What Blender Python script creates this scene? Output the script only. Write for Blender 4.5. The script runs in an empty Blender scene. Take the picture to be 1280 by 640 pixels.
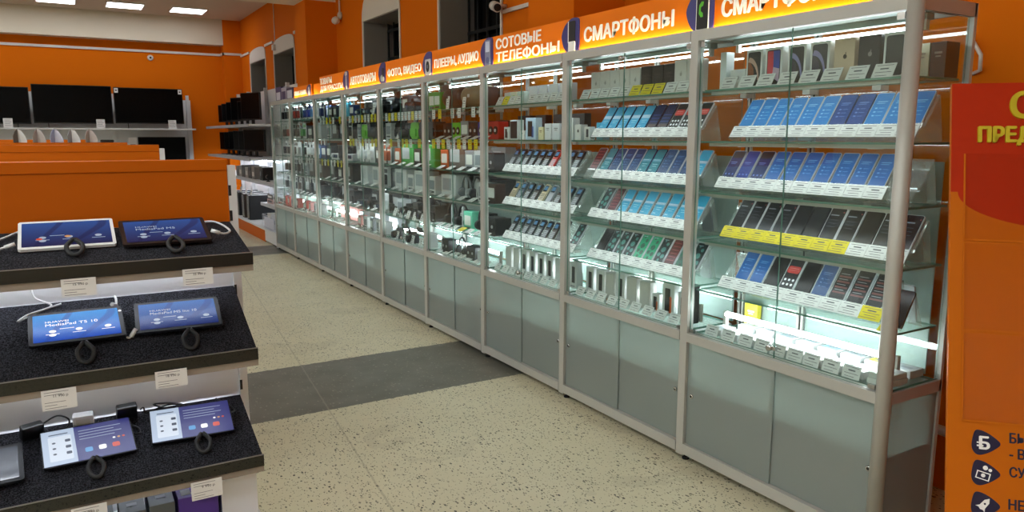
import bpy, bmesh, math, random
from mathutils import Vector, Matrix
from mathutils.geometry import interpolate_bezier, tessellate_polygon
R = math.radians
rnd = random.Random(7)
scene = bpy.context.scene
COL = scene.collection

# ------------------------------------------------------------------ materials
def lin(h):
    h = h.lstrip('#')
    c = [int(h[i:i+2], 16)/255 for i in (0, 2, 4)]
    return tuple((x/12.92 if x <= .04045 else ((x+.055)/1.055)**2.4) for x in c) + (1,)
MATS = {}
def mat(key, col='#808080', rough=.5, metal=0., spec=.5, emit=None, strength=0., bump=None, coat=0., noise=None):
    if key in MATS: return MATS[key]
    m = bpy.data.materials.new(key); m.use_nodes = True
    nt = m.node_tree; b = nt.nodes['Principled BSDF']
    b.inputs['Base Color'].default_value = lin(col)
    b.inputs['Roughness'].default_value = rough
    b.inputs['Metallic'].default_value = metal
    b.inputs['Specular IOR Level'].default_value = spec
    b.inputs['Coat Weight'].default_value = coat
    if emit:
        b.inputs['Emission Color'].default_value = lin(emit); b.inputs['Emission Strength'].default_value = strength
    if noise or bump:
        tc = nt.nodes.new('ShaderNodeTexCoord')
        n = nt.nodes.new('ShaderNodeTexNoise'); n.inputs['Scale'].default_value = (noise or bump)[0]; n.inputs['Detail'].default_value = 4
        nt.links.new(tc.outputs['Object'], n.inputs['Vector'])
        if noise:
            mx = nt.nodes.new('ShaderNodeMix'); mx.data_type = 'RGBA'
            c = lin(col); k = noise[1]
            mx.inputs[6].default_value = tuple(x*(1-k) for x in c[:3])+(1,); mx.inputs[7].default_value = tuple(min(1, x*(1+k)) for x in c[:3])+(1,)
            nt.links.new(n.outputs['Fac'], mx.inputs[0]); nt.links.new(mx.outputs[2], b.inputs['Base Color'])
        if bump:
            bp = nt.nodes.new('ShaderNodeBump'); bp.inputs['Strength'].default_value = bump[1]; bp.inputs['Distance'].default_value = .002
            nt.links.new(n.outputs['Fac'], bp.inputs['Height']); nt.links.new(bp.outputs['Normal'], b.inputs['Normal'])
    MATS[key] = m
    return m
def C(hexcol, rough=.45, **k):
    return mat('paint_'+hexcol.strip('#')+('_%d' % int(rough*100)), hexcol, rough, **k)
def clear_mat(key, tint, base=.045, edge=.45, haze=0., hazecol='#ffffff', diff=0.):
    """thin clear sheet: tinted transparency, mirror growing towards grazing, optional milky haze"""
    if key in MATS: return MATS[key]
    m = bpy.data.materials.new(key); m.use_nodes = True; nt = m.node_tree; nt.nodes.clear()
    out = nt.nodes.new('ShaderNodeOutputMaterial')
    tr = nt.nodes.new('ShaderNodeBsdfTransparent'); tr.inputs[0].default_value = lin(tint)
    gl = nt.nodes.new('ShaderNodeBsdfGlossy'); gl.inputs['Roughness'].default_value = .02
    lw = nt.nodes.new('ShaderNodeLayerWeight'); lw.inputs['Blend'].default_value = .5
    pw = nt.nodes.new('ShaderNodeMath'); pw.operation = 'POWER'; pw.inputs[1].default_value = 5
    ml = nt.nodes.new('ShaderNodeMath'); ml.operation = 'MULTIPLY_ADD'; ml.inputs[1].default_value = edge; ml.inputs[2].default_value = base
    nt.links.new(lw.outputs['Facing'], pw.inputs[0]); nt.links.new(pw.outputs[0], ml.inputs[0])
    first = tr.outputs[0]
    if haze > 0:
        df = nt.nodes.new('ShaderNodeBsdfDiffuse'); df.inputs[0].default_value = lin(hazecol)
        tl = nt.nodes.new('ShaderNodeBsdfTranslucent'); tl.inputs[0].default_value = lin(hazecol)
        a = nt.nodes.new('ShaderNodeMixShader'); a.inputs[0].default_value = .5
        nt.links.new(df.outputs[0], a.inputs[1]); nt.links.new(tl.outputs[0], a.inputs[2])
        h = nt.nodes.new('ShaderNodeMixShader'); h.inputs[0].default_value = haze
        nt.links.new(tr.outputs[0], h.inputs[1]); nt.links.new(a.outputs[0], h.inputs[2]); first = h.outputs[0]
    mx = nt.nodes.new('ShaderNodeMixShader')
    nt.links.new(ml.outputs[0], mx.inputs[0]); nt.links.new(first, mx.inputs[1]); nt.links.new(gl.outputs[0], mx.inputs[2])
    nt.links.new(mx.outputs[0], out.inputs[0])
    MATS[key] = m
    return m
def frosted():
    m = bpy.data.materials.new('frosted_glass'); m.use_nodes = True; nt = m.node_tree; nt.nodes.clear()
    out = nt.nodes.new('ShaderNodeOutputMaterial')
    rf = nt.nodes.new('ShaderNodeBsdfRefraction'); rf.inputs['IOR'].default_value = 1.08; rf.inputs['Roughness'].default_value = .22; rf.inputs[0].default_value = lin('#eaf6f0')
    df = nt.nodes.new('ShaderNodeBsdfDiffuse'); df.inputs[0].default_value = lin('#dce5e0')
    tl = nt.nodes.new('ShaderNodeBsdfTranslucent'); tl.inputs[0].default_value = lin('#e4eee8')
    gl = nt.nodes.new('ShaderNodeBsdfGlossy'); gl.inputs['Roughness'].default_value = .25
    a = nt.nodes.new('ShaderNodeMixShader'); a.inputs[0].default_value = .4
    b = nt.nodes.new('ShaderNodeMixShader'); b.inputs[0].default_value = .44
    c = nt.nodes.new('ShaderNodeMixShader'); c.inputs[0].default_value = .05
    nt.links.new(df.outputs[0], a.inputs[1]); nt.links.new(tl.outputs[0], a.inputs[2])
    nt.links.new(rf.outputs[0], b.inputs[1]); nt.links.new(a.outputs[0], b.inputs[2])
    nt.links.new(b.outputs[0], c.inputs[1]); nt.links.new(gl.outputs[0], c.inputs[2]); nt.links.new(c.outputs[0], out.inputs[0])
    return m

ALU = mat('aluminium', '#b4b2ab', .42, .2)
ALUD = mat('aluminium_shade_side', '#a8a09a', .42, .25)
BACKB = mat('pale_back_board', '#c0c3c2', .35)
CHROME = mat('chrome', '#c8c8c8', .2, 1.)
BLACK = mat('black_plastic', '#0b0b0c', .35)
BLACKM = mat('matt_black', '#0d0d0e', .8)
WHITE = mat('white_laminate', '#d9dadb', .4)
WHITEP = mat('white_paper', '#dcdad8', .6)
YELLOWP = mat('yellow_paper', '#ddc806', .6)
INK = mat('print_ink', '#55535a', .7)
INKD = mat('dark_ink', '#111114', .6)
GLASS = clear_mat('clear_glass', '#f4faf8')
SHELFG = clear_mat('shelf_glass', '#f4faf7', .05, .4)
EDGEG = mat('glass_edge', '#5f8577', .25)
ACRYL = clear_mat('clear_acrylic', '#fafcfb', .06, .4, .16)
FROST = frosted()
TUBE = mat('fluorescent_tube', '#ffffff', .5, emit='#f4fbff', strength=36)
TUBET = mat('slim_tube', '#ffffff', .5, emit='#f4fbff', strength=24)
LEDFILL = mat('added_white_led', '#ffffff', .5, emit='#f6faff', strength=14)  # fill strips added under the glass shelves
ADDLAMP = mat('added_shelf_tube', '#ffffff', .5, emit='#eef4ff', strength=28)  # tubes added to brighten the gondola and computer shelving
ROOFB = mat('roof_board_underside', '#a3afab', .75)
LED = mat('led_strip', '#ffffff', .5, emit='#ffe6a0', strength=110)
PANELIGHT = mat('ceiling_diffuser', '#ffffff', .5, emit='#ecf6fa', strength=21)
PANELFAR = mat('ceiling_diffuser_dim', '#ffffff', .5, emit='#f2f8ff', strength=9)
ORANGE_SIGN = mat('orange_sign_face', '#ee7a08', .5, spec=.12)
ORANGE_PANEL = mat('orange_laminate', '#c05c04', .5, spec=.12, noise=(1.5, .05))
ORANGE_WALL = mat('orange_wall_paint', '#d86c0a', .8, spec=.08, noise=(.6, .06))
NAVY = mat('navy_print', '#2a2470', .35)
WHITELET = mat('white_lettering', '#ffffff', .4)
CREAM = mat('cream_plaster', '#d8cdba', .8, noise=(1., .04))
CEIL = mat('ceiling_paint', '#c8b8a6', .85, noise=(1., .05))
GREYREV = mat('grey_reveal_paint', '#8b8682', .8)
WTRIM = mat('white_trim_paint', '#d8d3cc', .6)
TAUPE = mat('taupe_edge', '#8d8176', .5)
def carpet():
    m = mat('black_carpet', '#141417', .95, spec=.1, bump=(260., .8)); nt = m.node_tree; n = [x for x in nt.nodes if x.type == 'TEX_NOISE'][0]; n.inputs['Detail'].default_value = 2
    r = nt.nodes.new('ShaderNodeValToRGB'); r.color_ramp.elements[0].position = .40; r.color_ramp.elements[0].color = lin('#0b0b0d'); r.color_ramp.elements[1].position = .66; r.color_ramp.elements[1].color = lin('#3c3c42')
    nt.links.new(n.outputs['Fac'], r.inputs[0]); nt.links.new(r.outputs[0], nt.nodes['Principled BSDF'].inputs['Base Color']); return m
CARPET = carpet()
SMOKE = clear_mat('smoked_channel', '#5a5450', .06, .3, .2, '#3a3532')
NIGHT = mat('night_window', '#050506', .15)

# ------------------------------------------------------------------ geometry builder
def rrect(w, h, r, n=4, cx=0., cy=0.):
    p = []
    for (sx, sy, a0) in ((1, 1, 0), (-1, 1, 90), (-1, -1, 180), (1, -1, 270)):
        for i in range(n+1):
            a = R(a0+90*i/n)
            p.append((cx+sx*(w/2-r)+r*math.cos(a), cy+sy*(h/2-r)+r*math.sin(a)))
    return p
def ell(rx, ry, n=16, cx=0., cy=0.):
    return [(cx+rx*math.cos(2*math.pi*i/n), cy+ry*math.sin(2*math.pi*i/n)) for i in range(n)]
def rounded(p, n=4):
    # closed smooth curve through the points
    q = []; N = len(p)
    for i in range(N):
        p0, p1, p2, p3 = p[i-1], p[i], p[(i+1) % N], p[(i+2) % N]
        for k in range(n):
            t = k/n
            q.append(tuple(.5*(2*p1[j]+(p2[j]-p0[j])*t+(2*p0[j]-5*p1[j]+4*p2[j]-p3[j])*t*t+(3*p1[j]-p0[j]-3*p2[j]+p3[j])*t**3) for j in (0, 1)))
    return q
class G:
    def __init__(s): s.bm = bmesh.new(); s.mats = []
    def mi(s, m):
        if m not in s.mats: s.mats.append(m)
        return s.mats.index(m)
    def _faces(s, fs, m):
        i = s.mi(m)
        for f in fs: f.material_index = i
    def box(s, x0, x1, y0, y1, z0, z1, m, M=None, bev=0., edge=None):
        b = bmesh.new()
        vs = [b.verts.new((x, y, z)) for x in (x0, x1) for y in (y0, y1) for z in (z0, z1)]
        for q in ((0, 1, 3, 2), (4, 6, 7, 5), (0, 4, 5, 1), (2, 3, 7, 6), (0, 2, 6, 4), (1, 5, 7, 3)):
            b.faces.new([vs[k] for k in q])
        if bev > 0: bmesh.ops.bevel(b, geom=b.edges[:], offset=bev, segments=2, affect='EDGES', profile=.6)
        ext = (x1-x0, y1-y0, z1-z0); thin = ext.index(min(ext))
        for f in b.faces: f.material_index = 0 if (edge is None or abs(f.normal[thin]) > .5) else 1
        b.normal_update()
        for f in b.faces: f.material_index = 1 if (edge is not None and abs(f.normal[thin]) < .5) else 0
        s._merge(b, [m] + ([edge] if edge else []), M)
        return s
    def _merge(s, b, mats, M=None):
        if M is not None: b.transform(M)
        bmesh.ops.recalc_face_normals(b, faces=b.faces[:])
        ids = [s.mi(m) for m in mats]
        mp = {}
        for v in b.verts: mp[v] = s.bm.verts.new(v.co)
        for f in b.faces:
            try: nf = s.bm.faces.new([mp[v] for v in f.verts])
            except ValueError: continue
            nf.material_index = ids[f.material_index]; nf.smooth = f.smooth
        b.free()
    def prism(s, pts, z0, z1, m, M=None, side=None):
        b = bmesh.new(); n = len(pts)
        lo = [b.verts.new((x, y, z0)) for x, y in pts]; hi = [b.verts.new((x, y, z1)) for x, y in pts]
        b.faces.new(hi).material_index = 0; b.faces.new(lo[::-1]).material_index = 0
        for i in range(n):
            f = b.faces.new((lo[i], lo[(i+1) % n], hi[(i+1) % n], hi[i])); f.material_index = 1 if side else 0
        s._merge(b, [m]+([side] if side else []), M); return s
    def tube(s, pts, r, m, seg=8, caps=True, M=None, closed=False):
        b = bmesh.new(); pts = [Vector(p) for p in pts]; rings = []; n = len(pts)
        rr = r if isinstance(r, (list, tuple)) else [r]*n
        up = None
        for i, p in enumerate(pts):
            if closed: t = pts[(i+1) % n]-pts[i-1]
            else: t = pts[min(i+1, n-1)]-pts[max(i-1, 0)]
            t.normalize()
            if up is None: up = Vector((0, 0, 1)) if abs(t.z) < .9 else Vector((1, 0, 0))
            a = t.cross(up)
            if a.length < 1e-5: a = t.cross(Vector((.3, .8, .5)))
            a.normalize(); c = a.cross(t); up = c
            rings.append([b.verts.new(p+(a*math.cos(2*math.pi*k/seg)+c*math.sin(2*math.pi*k/seg))*rr[i]) for k in range(seg)])
        for i in range(n if closed else n-1):
            A = rings[i]; B = rings[(i+1) % n]
            for k in range(seg):
                f = b.faces.new((A[k], A[(k+1) % seg], B[(k+1) % seg], B[k])); f.smooth = True
        if caps and not closed: b.faces.new(rings[0][::-1]); b.faces.new(rings[-1])
        s._merge(b, [m], M); return s
    def lathe(s, prof, m, seg=20, M=None):
        """prof: (radius, z) pairs"""
        b = bmesh.new(); rings = []
        for r, z in prof: rings.append([b.verts.new((max(r, 1e-4)*math.cos(2*math.pi*k/seg), max(r, 1e-4)*math.sin(2*math.pi*k/seg), z)) for k in range(seg)])
        for A, B in zip(rings, rings[1:]):
            for k in range(seg):
                f = b.faces.new((A[k], A[(k+1) % seg], B[(k+1) % seg], B[k])); f.smooth = True
        b.faces.new(rings[0][::-1]); b.faces.new(rings[-1])
        s._merge(b, [m], M); return s
    def mesh(s, name):
        me = bpy.data.meshes.new(name)
        s.bm.to_mesh(me); s.bm.free()
        for m in s.mats: me.materials.append(m)
        return me
    def obj(s, name, parent=None, M=None):
        return link(name, s.mesh(name), parent, M)
def link(name, data, parent=None, M=None):
    o = bpy.data.objects.new(name, data); COL.objects.link(o)
    if parent is not None: o.parent = parent
    if M is not None: o.matrix_local = M
    return o
def T(x, y, z): return Matrix.Translation((x, y, z))
def frame(o, x, y):
    """matrix with origin o and local axes x, y (z = x cross y)"""
    x = Vector(x).normalized(); y = Vector(y).normalized(); z = x.cross(y)
    return Matrix(((x.x, y.x, z.x, o[0]), (x.y, y.y, z.y, o[1]), (x.z, y.z, z.z, o[2]), (0, 0, 0, 1)))
def empty(name, M=None):
    o = link(name, None); o.empty_display_size = .1
    if M is not None: o.matrix_local = M
    return o
def tag(o, label, cat, group=None):
    o['label'] = label; o['category'] = cat
    if group: o['group'] = group
    return o
def struct(o, label=None):
    o['kind'] = 'structure'
    if label: o['label'] = label
    return o
def clone(o, M):
    c = o.copy(); COL.objects.link(c); c.matrix_local = M
    for ch in o.children:
        d = ch.copy(); COL.objects.link(d); d.parent = c
        for g in ch.children:
            e = g.copy(); COL.objects.link(e); e.parent = d
    return c
def text_mesh(body, w, h, depth, m, bold=.0, keep=False):
    """lettering whose outline fills the box w x h, in local XY from (0,0), raised by depth"""
    cu = bpy.data.curves.new('lettering', 'FONT'); cu.body = body; cu.size = 1; cu.resolution_u = 3; cu.fill_mode = 'BOTH'
    cu.space_line = .82
    o = bpy.data.objects.new('lettering_tmp', cu); COL.objects.link(o)
    bpy.context.view_layer.update()
    dg = bpy.context.evaluated_depsgraph_get(); oe = o.evaluated_get(dg); ct = oe.to_curve(dg)
    polys = []
    for sp in ct.splines:
        P = []; bp = sp.bezier_points; n = len(bp)
        for i in range(n):
            p, q = bp[i], bp[(i+1) % n]
            straight = (p.handle_right-p.co).length < 1e-6 and (q.handle_left-q.co).length < 1e-6 or (p.handle_right_type == 'VECTOR' and q.handle_left_type == 'VECTOR')
            pts = [p.co] if straight else interpolate_bezier(p.co, p.handle_right, q.handle_left, q.co, 6)[:-1]
            for v in pts:
                if not P or (P[-1]-v).length > 1e-5: P.append(Vector((v[0], v[1], 0)))
        if len(P) > 2 and (P[0]-P[-1]).length < 1e-5: P.pop()
        if len(P) > 2: polys.append(P)
    oe.to_curve_clear(); bpy.data.objects.remove(o); bpy.data.curves.remove(cu)
    def inside(v, P):
        c = False
        for i in range(len(P)):
            a_, b_ = P[i-1], P[i]
            if (a_.y > v.y) != (b_.y > v.y) and v.x < (b_.x-a_.x)*(v.y-a_.y)/(b_.y-a_.y)+a_.x: c = not c
        return c
    holes = [P for P in polys if any(Q is not P and all(inside(v, Q) for v in P) for Q in polys)]; outer = [P for P in polys if P not in holes]
    bm = bmesh.new(); me = bpy.data.meshes.new('lettering')
    for P in outer:
        loops = [P]+[H for H in holes if all(inside(v, P) for v in H)]
        flat = [v for L_ in loops for v in L_]; vs = [bm.verts.new(v) for v in flat]
        for t in tessellate_polygon(loops):
            try: bm.faces.new([vs[i] for i in t])
            except ValueError: pass
    xs = [v.co.x for v in bm.verts]; ys = [v.co.y for v in bm.verts]
    x0, x1, y0, y1 = min(xs), max(xs), min(ys), max(ys)
    sx = w/(x1-x0); sy = h/(y1-y0)
    if keep: sx = sy = min(sx, sy)
    for v in bm.verts: v.co = ((v.co.x-x0)*sx, (v.co.y-y0)*sy, 0)
    if bold > 0:
        src = bm.faces[:]; bo = bold*h*.6
        for k, (dx, dy) in enumerate(((bo, 0), (-bo, 0), (0, bo*.6), (0, -bo*.6), (bo*.7, bo*.45), (-bo*.7, -bo*.45))):
            d = bmesh.ops.duplicate(bm, geom=src)
            for v in d['geom']:
                if isinstance(v, bmesh.types.BMVert): v.co += Vector((dx, dy, .00002*(k+1)))
    if depth > 0:
        r = bmesh.ops.extrude_face_region(bm, geom=bm.faces[:])
        for v in r['geom']:
            if isinstance(v, bmesh.types.BMVert): v.co.z += depth
        bmesh.ops.recalc_face_normals(bm, faces=bm.faces[:])
    bm.to_mesh(me); bm.free(); me.materials.clear(); me.materials.append(m)
    return me

# ------------------------------------------------------------------ camera
cam = bpy.data.objects.new('camera', bpy.data.cameras.new('camera')); COL.objects.link(cam)
pit, rol, yaw = R(9.084), R(.052), R(30.854)
w_ = Vector((math.sin(yaw)*math.cos(pit), math.cos(yaw)*math.cos(pit), -math.sin(pit)))
r0 = Vector((math.cos(yaw), -math.sin(yaw), 0)); u0 = r0.cross(w_)
r_ = r0*math.cos(rol)+u0*math.sin(rol); u_ = -r0*math.sin(rol)+u0*math.cos(rol)
cam.matrix_local = Matrix(((r_.x, u_.x, -w_.x, 0), (r_.y, u_.y, -w_.y, 0), (r_.z, u_.z, -w_.z, 1.55), (0, 0, 0, 1)))
cam.data.sensor_width = 36; cam.data.lens = 36*928.4/1280; cam.data.clip_start = .05
scene.camera = cam

# ------------------------------------------------------------------ room
XW, YB, ZC = 3.24, 16.4, 3.85
XL, YN = -6.5, -4.
def floor_material():
    m = bpy.data.materials.new('terrazzo_floor'); m.use_nodes = True; nt = m.node_tree; N = nt.nodes; L = nt.links
    b = N['Principled BSDF']; b.inputs['Roughness'].default_value = .42
    tc = N.new('ShaderNodeTexCoord'); P = tc.outputs['Object']
    def math_(op, a, bb=None, c=None):
        n = N.new('ShaderNodeMath'); n.operation = op
        for i, v in enumerate((a, bb, c)):
            if v is None: continue
            if isinstance(v, (int, float)): n.inputs[i].default_value = v
            else: L.new(v, n.inputs[i])
        return n.outputs[0]
    def noise(sc, det=3, dist=0.):
        n = N.new('ShaderNodeTexNoise'); n.inputs['Scale'].default_value = sc; n.inputs['Detail'].default_value = det; n.inputs['Distortion'].default_value = dist
        L.new(P, n.inputs['Vector']); return n.outputs['Fac']
    def mix(f, a, bb):
        n = N.new('ShaderNodeMix'); n.data_type = 'RGBA'
        if isinstance(f, float): n.inputs[0].default_value = f
        else: L.new(f, n.inputs[0])
        for i, v in ((6, a), (7, bb)):
            if isinstance(v, tuple): n.inputs[i].default_value = v
            else: L.new(v, n.inputs[i])
        return n.outputs[2]
    def chips(sc, thr):
        v = N.new('ShaderNodeTexVoronoi'); v.inputs['Scale'].default_value = sc; v.inputs['Randomness'].default_value = 1
        mp = N.new('ShaderNodeMapping'); mp.inputs['Scale'].default_value = (1, .6, 1); L.new(P, mp.inputs[0])
        nz = N.new('ShaderNodeTexNoise'); nz.inputs['Scale'].default_value = sc*1.3; L.new(P, nz.inputs['Vector'])
        av = N.new('ShaderNodeVectorMath'); av.operation = 'MULTIPLY_ADD'; L.new(nz.outputs['Color'], av.inputs[0]); av.inputs[1].default_value = (.6/sc, .6/sc, 0); L.new(mp.outputs[0], av.inputs[2])
        L.new(av.outputs[0], v.inputs['Vector'])
        sp = N.new('ShaderNodeSeparateColor'); L.new(v.outputs['Color'], sp.inputs[0])
        rad = math_('MULTIPLY', math_('POWER', sp.outputs[0], 2.), thr)
        return math_('LESS_THAN', v.outputs['Distance'], rad)
    sep = N.new('ShaderNodeSeparateXYZ'); L.new(P, sep.inputs[0]); X = sep.outputs[0]; Y = sep.outputs[1]
    base = mix(noise(1.2, 5), lin('#bcb394'), lin('#d3cbae'))
    blot = math_('SMOOTHSTEP' if False else 'GREATER_THAN', noise(2.3, 6, .8), .62)
    base = mix(math_('MULTIPLY', blot, .18), base, lin('#8d8470'))
    c1 = chips(75., .40); c2 = chips(130., .46)
    dens = math_('MULTIPLY', noise(3., 3), 1.8)
    spk = math_('MULTIPLY', math_('MAXIMUM', c1, math_('MULTIPLY', c2, .8)), math_('MINIMUM', dens, 1.))
    base = mix(spk, base, lin('#2e2920'))
    dark = mix(noise(6., 5), lin('#56544b'), lin('#6d6a5f'))
    dark = mix(math_('MULTIPLY', chips(60., .4), .55), dark, lin('#8f8a7e'))
    # dark bands run across the hall, 1 m wide, every 6.1 m
    wob = math_('MULTIPLY', math_('SUBTRACT', noise(25., 2), .5), .03)
    yy = math_('ADD', Y, wob)
    def band(a, c): return math_('MULTIPLY', math_('GREATER_THAN', yy, a), math_('LESS_THAN', yy, c))
    bands = math_('MAXIMUM', band(4.04, 4.97), math_('MAXIMUM', band(10.08, 10.95), band(-2.1, -1.15)))
    col = mix(bands, base, dark)
    # long hairline joint
    d = math_('ABSOLUTE', math_('ADD', math_('SUBTRACT', X, math_('MULTIPLY_ADD', Y, .0964, .80)), math_('MULTIPLY', wob, .4)))
    crack = math_('MULTIPLY', math_('LESS_THAN', d, .005), .3)
    col = mix(crack, col, mix(bands, lin('#5d564a'), lin('#a39b8c')))
    L.new(col, b.inputs['Base Color'])
    rg = math_('MULTIPLY_ADD', noise(5., 4), .3, .28); L.new(rg, b.inputs['Roughness'])
    return m
g = G(); g.box(XL, XW+.4, YN, YB+.2, -.06, 0, floor_material()); struct(g.obj('floor'))
g = G(); g.box(XL, XW+.4, YN, YB+.2, ZC, ZC+.1, CEIL); struct(g.obj('ceiling'))
g = G(); g.box(XL, XW+.4, YB, YB+.2, 0, ZC, ORANGE_WALL); struct(g.obj('wall_back'))
g = G(); g.box(XL-.2, XL, YN, YB+.2, 0, ZC, CREAM); struct(g.obj('wall_left'))
g = G(); g.box(XL-.2, XW+.6, YN-.2, YN, 0, ZC, CREAM); struct(g.obj('wall_near'))
# right wall, pierced by four window openings
NICHE = [(5.60, 6.79), (7.80, 8.93), (12.10, 13.40), (14.05, 15.30)]
ZS, ZL = 1.75, 2.93
ZLs = [3.02, 2.93, 2.95, 2.95]
g = G(); y = YN; D = .42
for (a, b_), zl in zip(NICHE, ZLs):
    g.box(XW, XW+D, y, a, 0, ZC, ORANGE_WALL)
    g.box(XW, XW+D, a, b_, 0, ZS, ORANGE_WALL); g.box(XW, XW+D, a, b_, zl, ZC, ORANGE_WALL)
    y = b_
g.box(XW, XW+D, y, YB, 0, ZC, ORANGE_WALL)
struct(g.obj('wall_right'))
for i, ((a, b_), zl) in enumerate(zip(NICHE, ZLs)):
    g = G(); t = .012                                   # plastered reveal lining
    x0 = XW-.004
    g.box(x0, XW+.38, a-.0, a+t, ZS, zl, GREYREV); g.box(x0, XW+.38, b_-t, b_, ZS, zl, GREYREV)
    g.box(x0, XW+.38, a, b_, zl-t, zl, GREYREV); g.box(x0, XW+.38, a, b_, ZS, ZS+t, GREYREV)
    win = struct(g.obj('window_%d' % (i+1)))
    g = G(); g.box(XW+.37, XW+.385, a+t, b_-t, ZS+t, zl-t, NIGHT); g.obj('pane', win)
    g = G(); xb = XW+.30
    for k in range(7):
        yy = a+t+.02+(b_-a-2*t-.04)*k/6; g.tube([(xb, yy, ZS+t), (xb, yy, zl-t)], .012, BLACKM, 6)
    for k in range(4):
        zz = ZS+.1+(zl-ZS-.2)*k/3; g.box(xb-.008, xb+.008, a+t, b_-t, zz-.015, zz+.015, BLACKM)
    for k in (0, 2, 4): g.box(xb-.02, xb+.02, a+.2+.2*k*.8, a+.29+.2*k*.8, ZS+.42, ZS+.5, BLACKM)
    g.obj('grille', win)
    # white casing: narrow strips along the arrises and an arched board over the lintel
    g = G(); s = .028; M = frame((XW-.003, b_, 0), (0, -1, 0), (0, 0, 1)); W = b_-a
    g.box(-s, 0.0, ZS-.05, zl, 0, .012, WTRIM, M); g.box(W, W+s, ZS-.05, zl, 0, .012, WTRIM, M)
    rise, pw = (.42, 1.) if i < 2 else (.22, .35)
    arch = [(-s, zl)]+[(W/2-(W/2+s)*math.cos(R(180*k/14)), zl+.02+rise*max(0, math.sin(R(180*k/14)))**pw) for k in range(15)]+[(W+s, zl)]
    g.prism(arch, 0, .012, WTRIM, M)
    struct(g.obj('trim_%d' % (i+1)))
# piers, beams, pilaster, cable channel
def pier_(n, y0, y1):
    g = G(); g.box(2.83, XW, y0, y1, 0, 3.31, ORANGE_WALL); struct(g.obj('wall_pier_%d' % n))
    g = G(); g.box(XL, XW, y0, y1, 3.31, ZC, CREAM); struct(g.obj('ceiling_beam_%d' % n))
pier_(1, 3.98, 4.52); pier_(2, 9.98, 10.50)
g = G(); g.box(XL, 2.90, 16.12, YB, 3.36, ZC, CREAM); struct(g.obj('ceiling_beam_3'))
g = G(); g.box(2.90, XW, 16.12, YB, 0, ZC, ORANGE_WALL); struct(g.obj('wall_pilaster'))
g = G()
g.box(XL, 2.90, YB-.03, YB, 3.17, 3.215, WTRIM); g.box(2.87, 2.90, 16.09, YB, 3.17, 3.215, WTRIM); g.box(2.87, XW, 16.09, 16.12, 3.17, 3.215, WTRIM)
for a, b_ in ((15.35, 16.12), (13.42, 14.02), (10.5, 12.06)): g.box(XW-.025, XW, a, b_, 3.14, 3.18, WTRIM)
struct(g.obj('trim_5'))
g = G(); g.box(XW-.022, XW, 4.52, 5.55, 2.565, 2.595, WTRIM); struct(g.obj('trim_6'))
root = empty('ceiling_cable', T(XW-.012, 13.28, 3.06))
G().tube([(0, 0, .03), (0, 0, ZC-3.06)], .007, WTRIM, 6).obj('wire', root)
G().box(-.05, .009, -.05, .05, -.05, .04, WTRIM, bev=.006).obj('junction_box', root)
tag(root, 'thin white cable running from ceiling to a box between the far arched windows', 'cable')
# ------------------------------------------------------------------ ceiling lights
def make_panel(dm):
    root = empty('ceiling_light')
    g = G()
    for (x0, x1, y0, y1) in ((-.3, .3, -.3, -.28), (-.3, .3, .28, .3), (-.3, -.28, -.28, .28), (.28, .3, -.28, .28)): g.box(x0, x1, y0, y1, -.03, 0, WTRIM)
    g.obj('light_frame', root)
    g = G(); g.box(-.28, .28, -.28, .28, -.025, -.005, dm); g.obj('diffuser', root)
    return root
ORD = ['first', 'second', 'third', 'fourth', 'fifth', 'sixth', 'seventh', 'eighth', 'ninth', 'tenth', 'eleventh', 'twelfth', 'thirteenth', 'fourteenth']
near_x = (-5.6, -4.3, -3.0, -1.7, -.4)
rows = [(15.15, (-4.25, -3.2, -2.1, -1.0, .08, 1.12, 2.15), 'row before the back wall', PANELFAR),
        (11.6, (-4.3, -1.7), 'row before the far beam', PANELIGHT), (8.2, near_x, 'row mid-hall', PANELIGHT), (6.2, near_x, 'row over the gondolas', PANELIGHT),
        (2.6, near_x, 'row over the tablets', PANELIGHT), (.3, near_x, 'row over the viewer', PANELIGHT), (-2.2, near_x, 'row by the near wall', PANELIGHT)]
made = {}
for yy, xs, nm, dm in rows:
    for k, x in enumerate(xs):
        M = T(x, yy, ZC)
        if dm.name not in made: o = made[dm.name] = make_panel(dm); o.matrix_local = M
        else: o = clone(made[dm.name], M)
        tag(o, 'white ceiling light panel, %s from right wall, %s' % (ORD[len(xs)-1-k], nm), 'ceiling light', 'ceiling light panels')

# wall devices
root = empty('security_camera', T(XW-.003, 9.76, 3.11))
g = G(); g.lathe([(.05, 0), (.05, .03), (.035, .04)], WTRIM, 16, Matrix.Rotation(R(-90), 4, 'Y')); g.obj('mount', root)
g = G(); g.lathe([(.035, 0), (.05, .03), (.045, .07), (.02, .095)], WTRIM, 16, T(-.035, 0, -.05) @ Matrix.Rotation(R(-110), 4, 'Y')); g.obj('camera_housing', root)
g = G(); g.tube([(-.02, 0, .03), (-.02, 0, .19)], .012, WTRIM, 8); g.obj('conduit', root)
tag(root, 'white dome security camera on the orange wall before the arched window', 'security camera')
root = empty('bullet_camera', T(XW-.003, 5.52, 2.62))
g = G(); g.tube([(0, 0, 0), (-.06, 0, .0), (-.09, .02, -.03)], .018, WTRIM, 8); g.obj('bracket', root)
g = G(); g.tube([(-.06, .1, .015), (-.13, -.08, -.03)], .04, WTRIM, 14); g.obj('camera_housing', root)
g = G(); g.tube([(-.129, -.0825, -.031), (-.132, -.09, -.033)], .03, BLACK, 14); g.obj('lens', root)
tag(root, 'white bullet camera at the end of a white cable channel', 'security camera')
root = empty('wall_detector', T(1.585, YB-.003, 3.07))
g = G(); g.lathe([(.055, 0), (.055, .03), (.04, .05)], WTRIM, 16, Matrix.Rotation(R(90), 4, 'X')); g.obj('housing', root)
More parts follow.
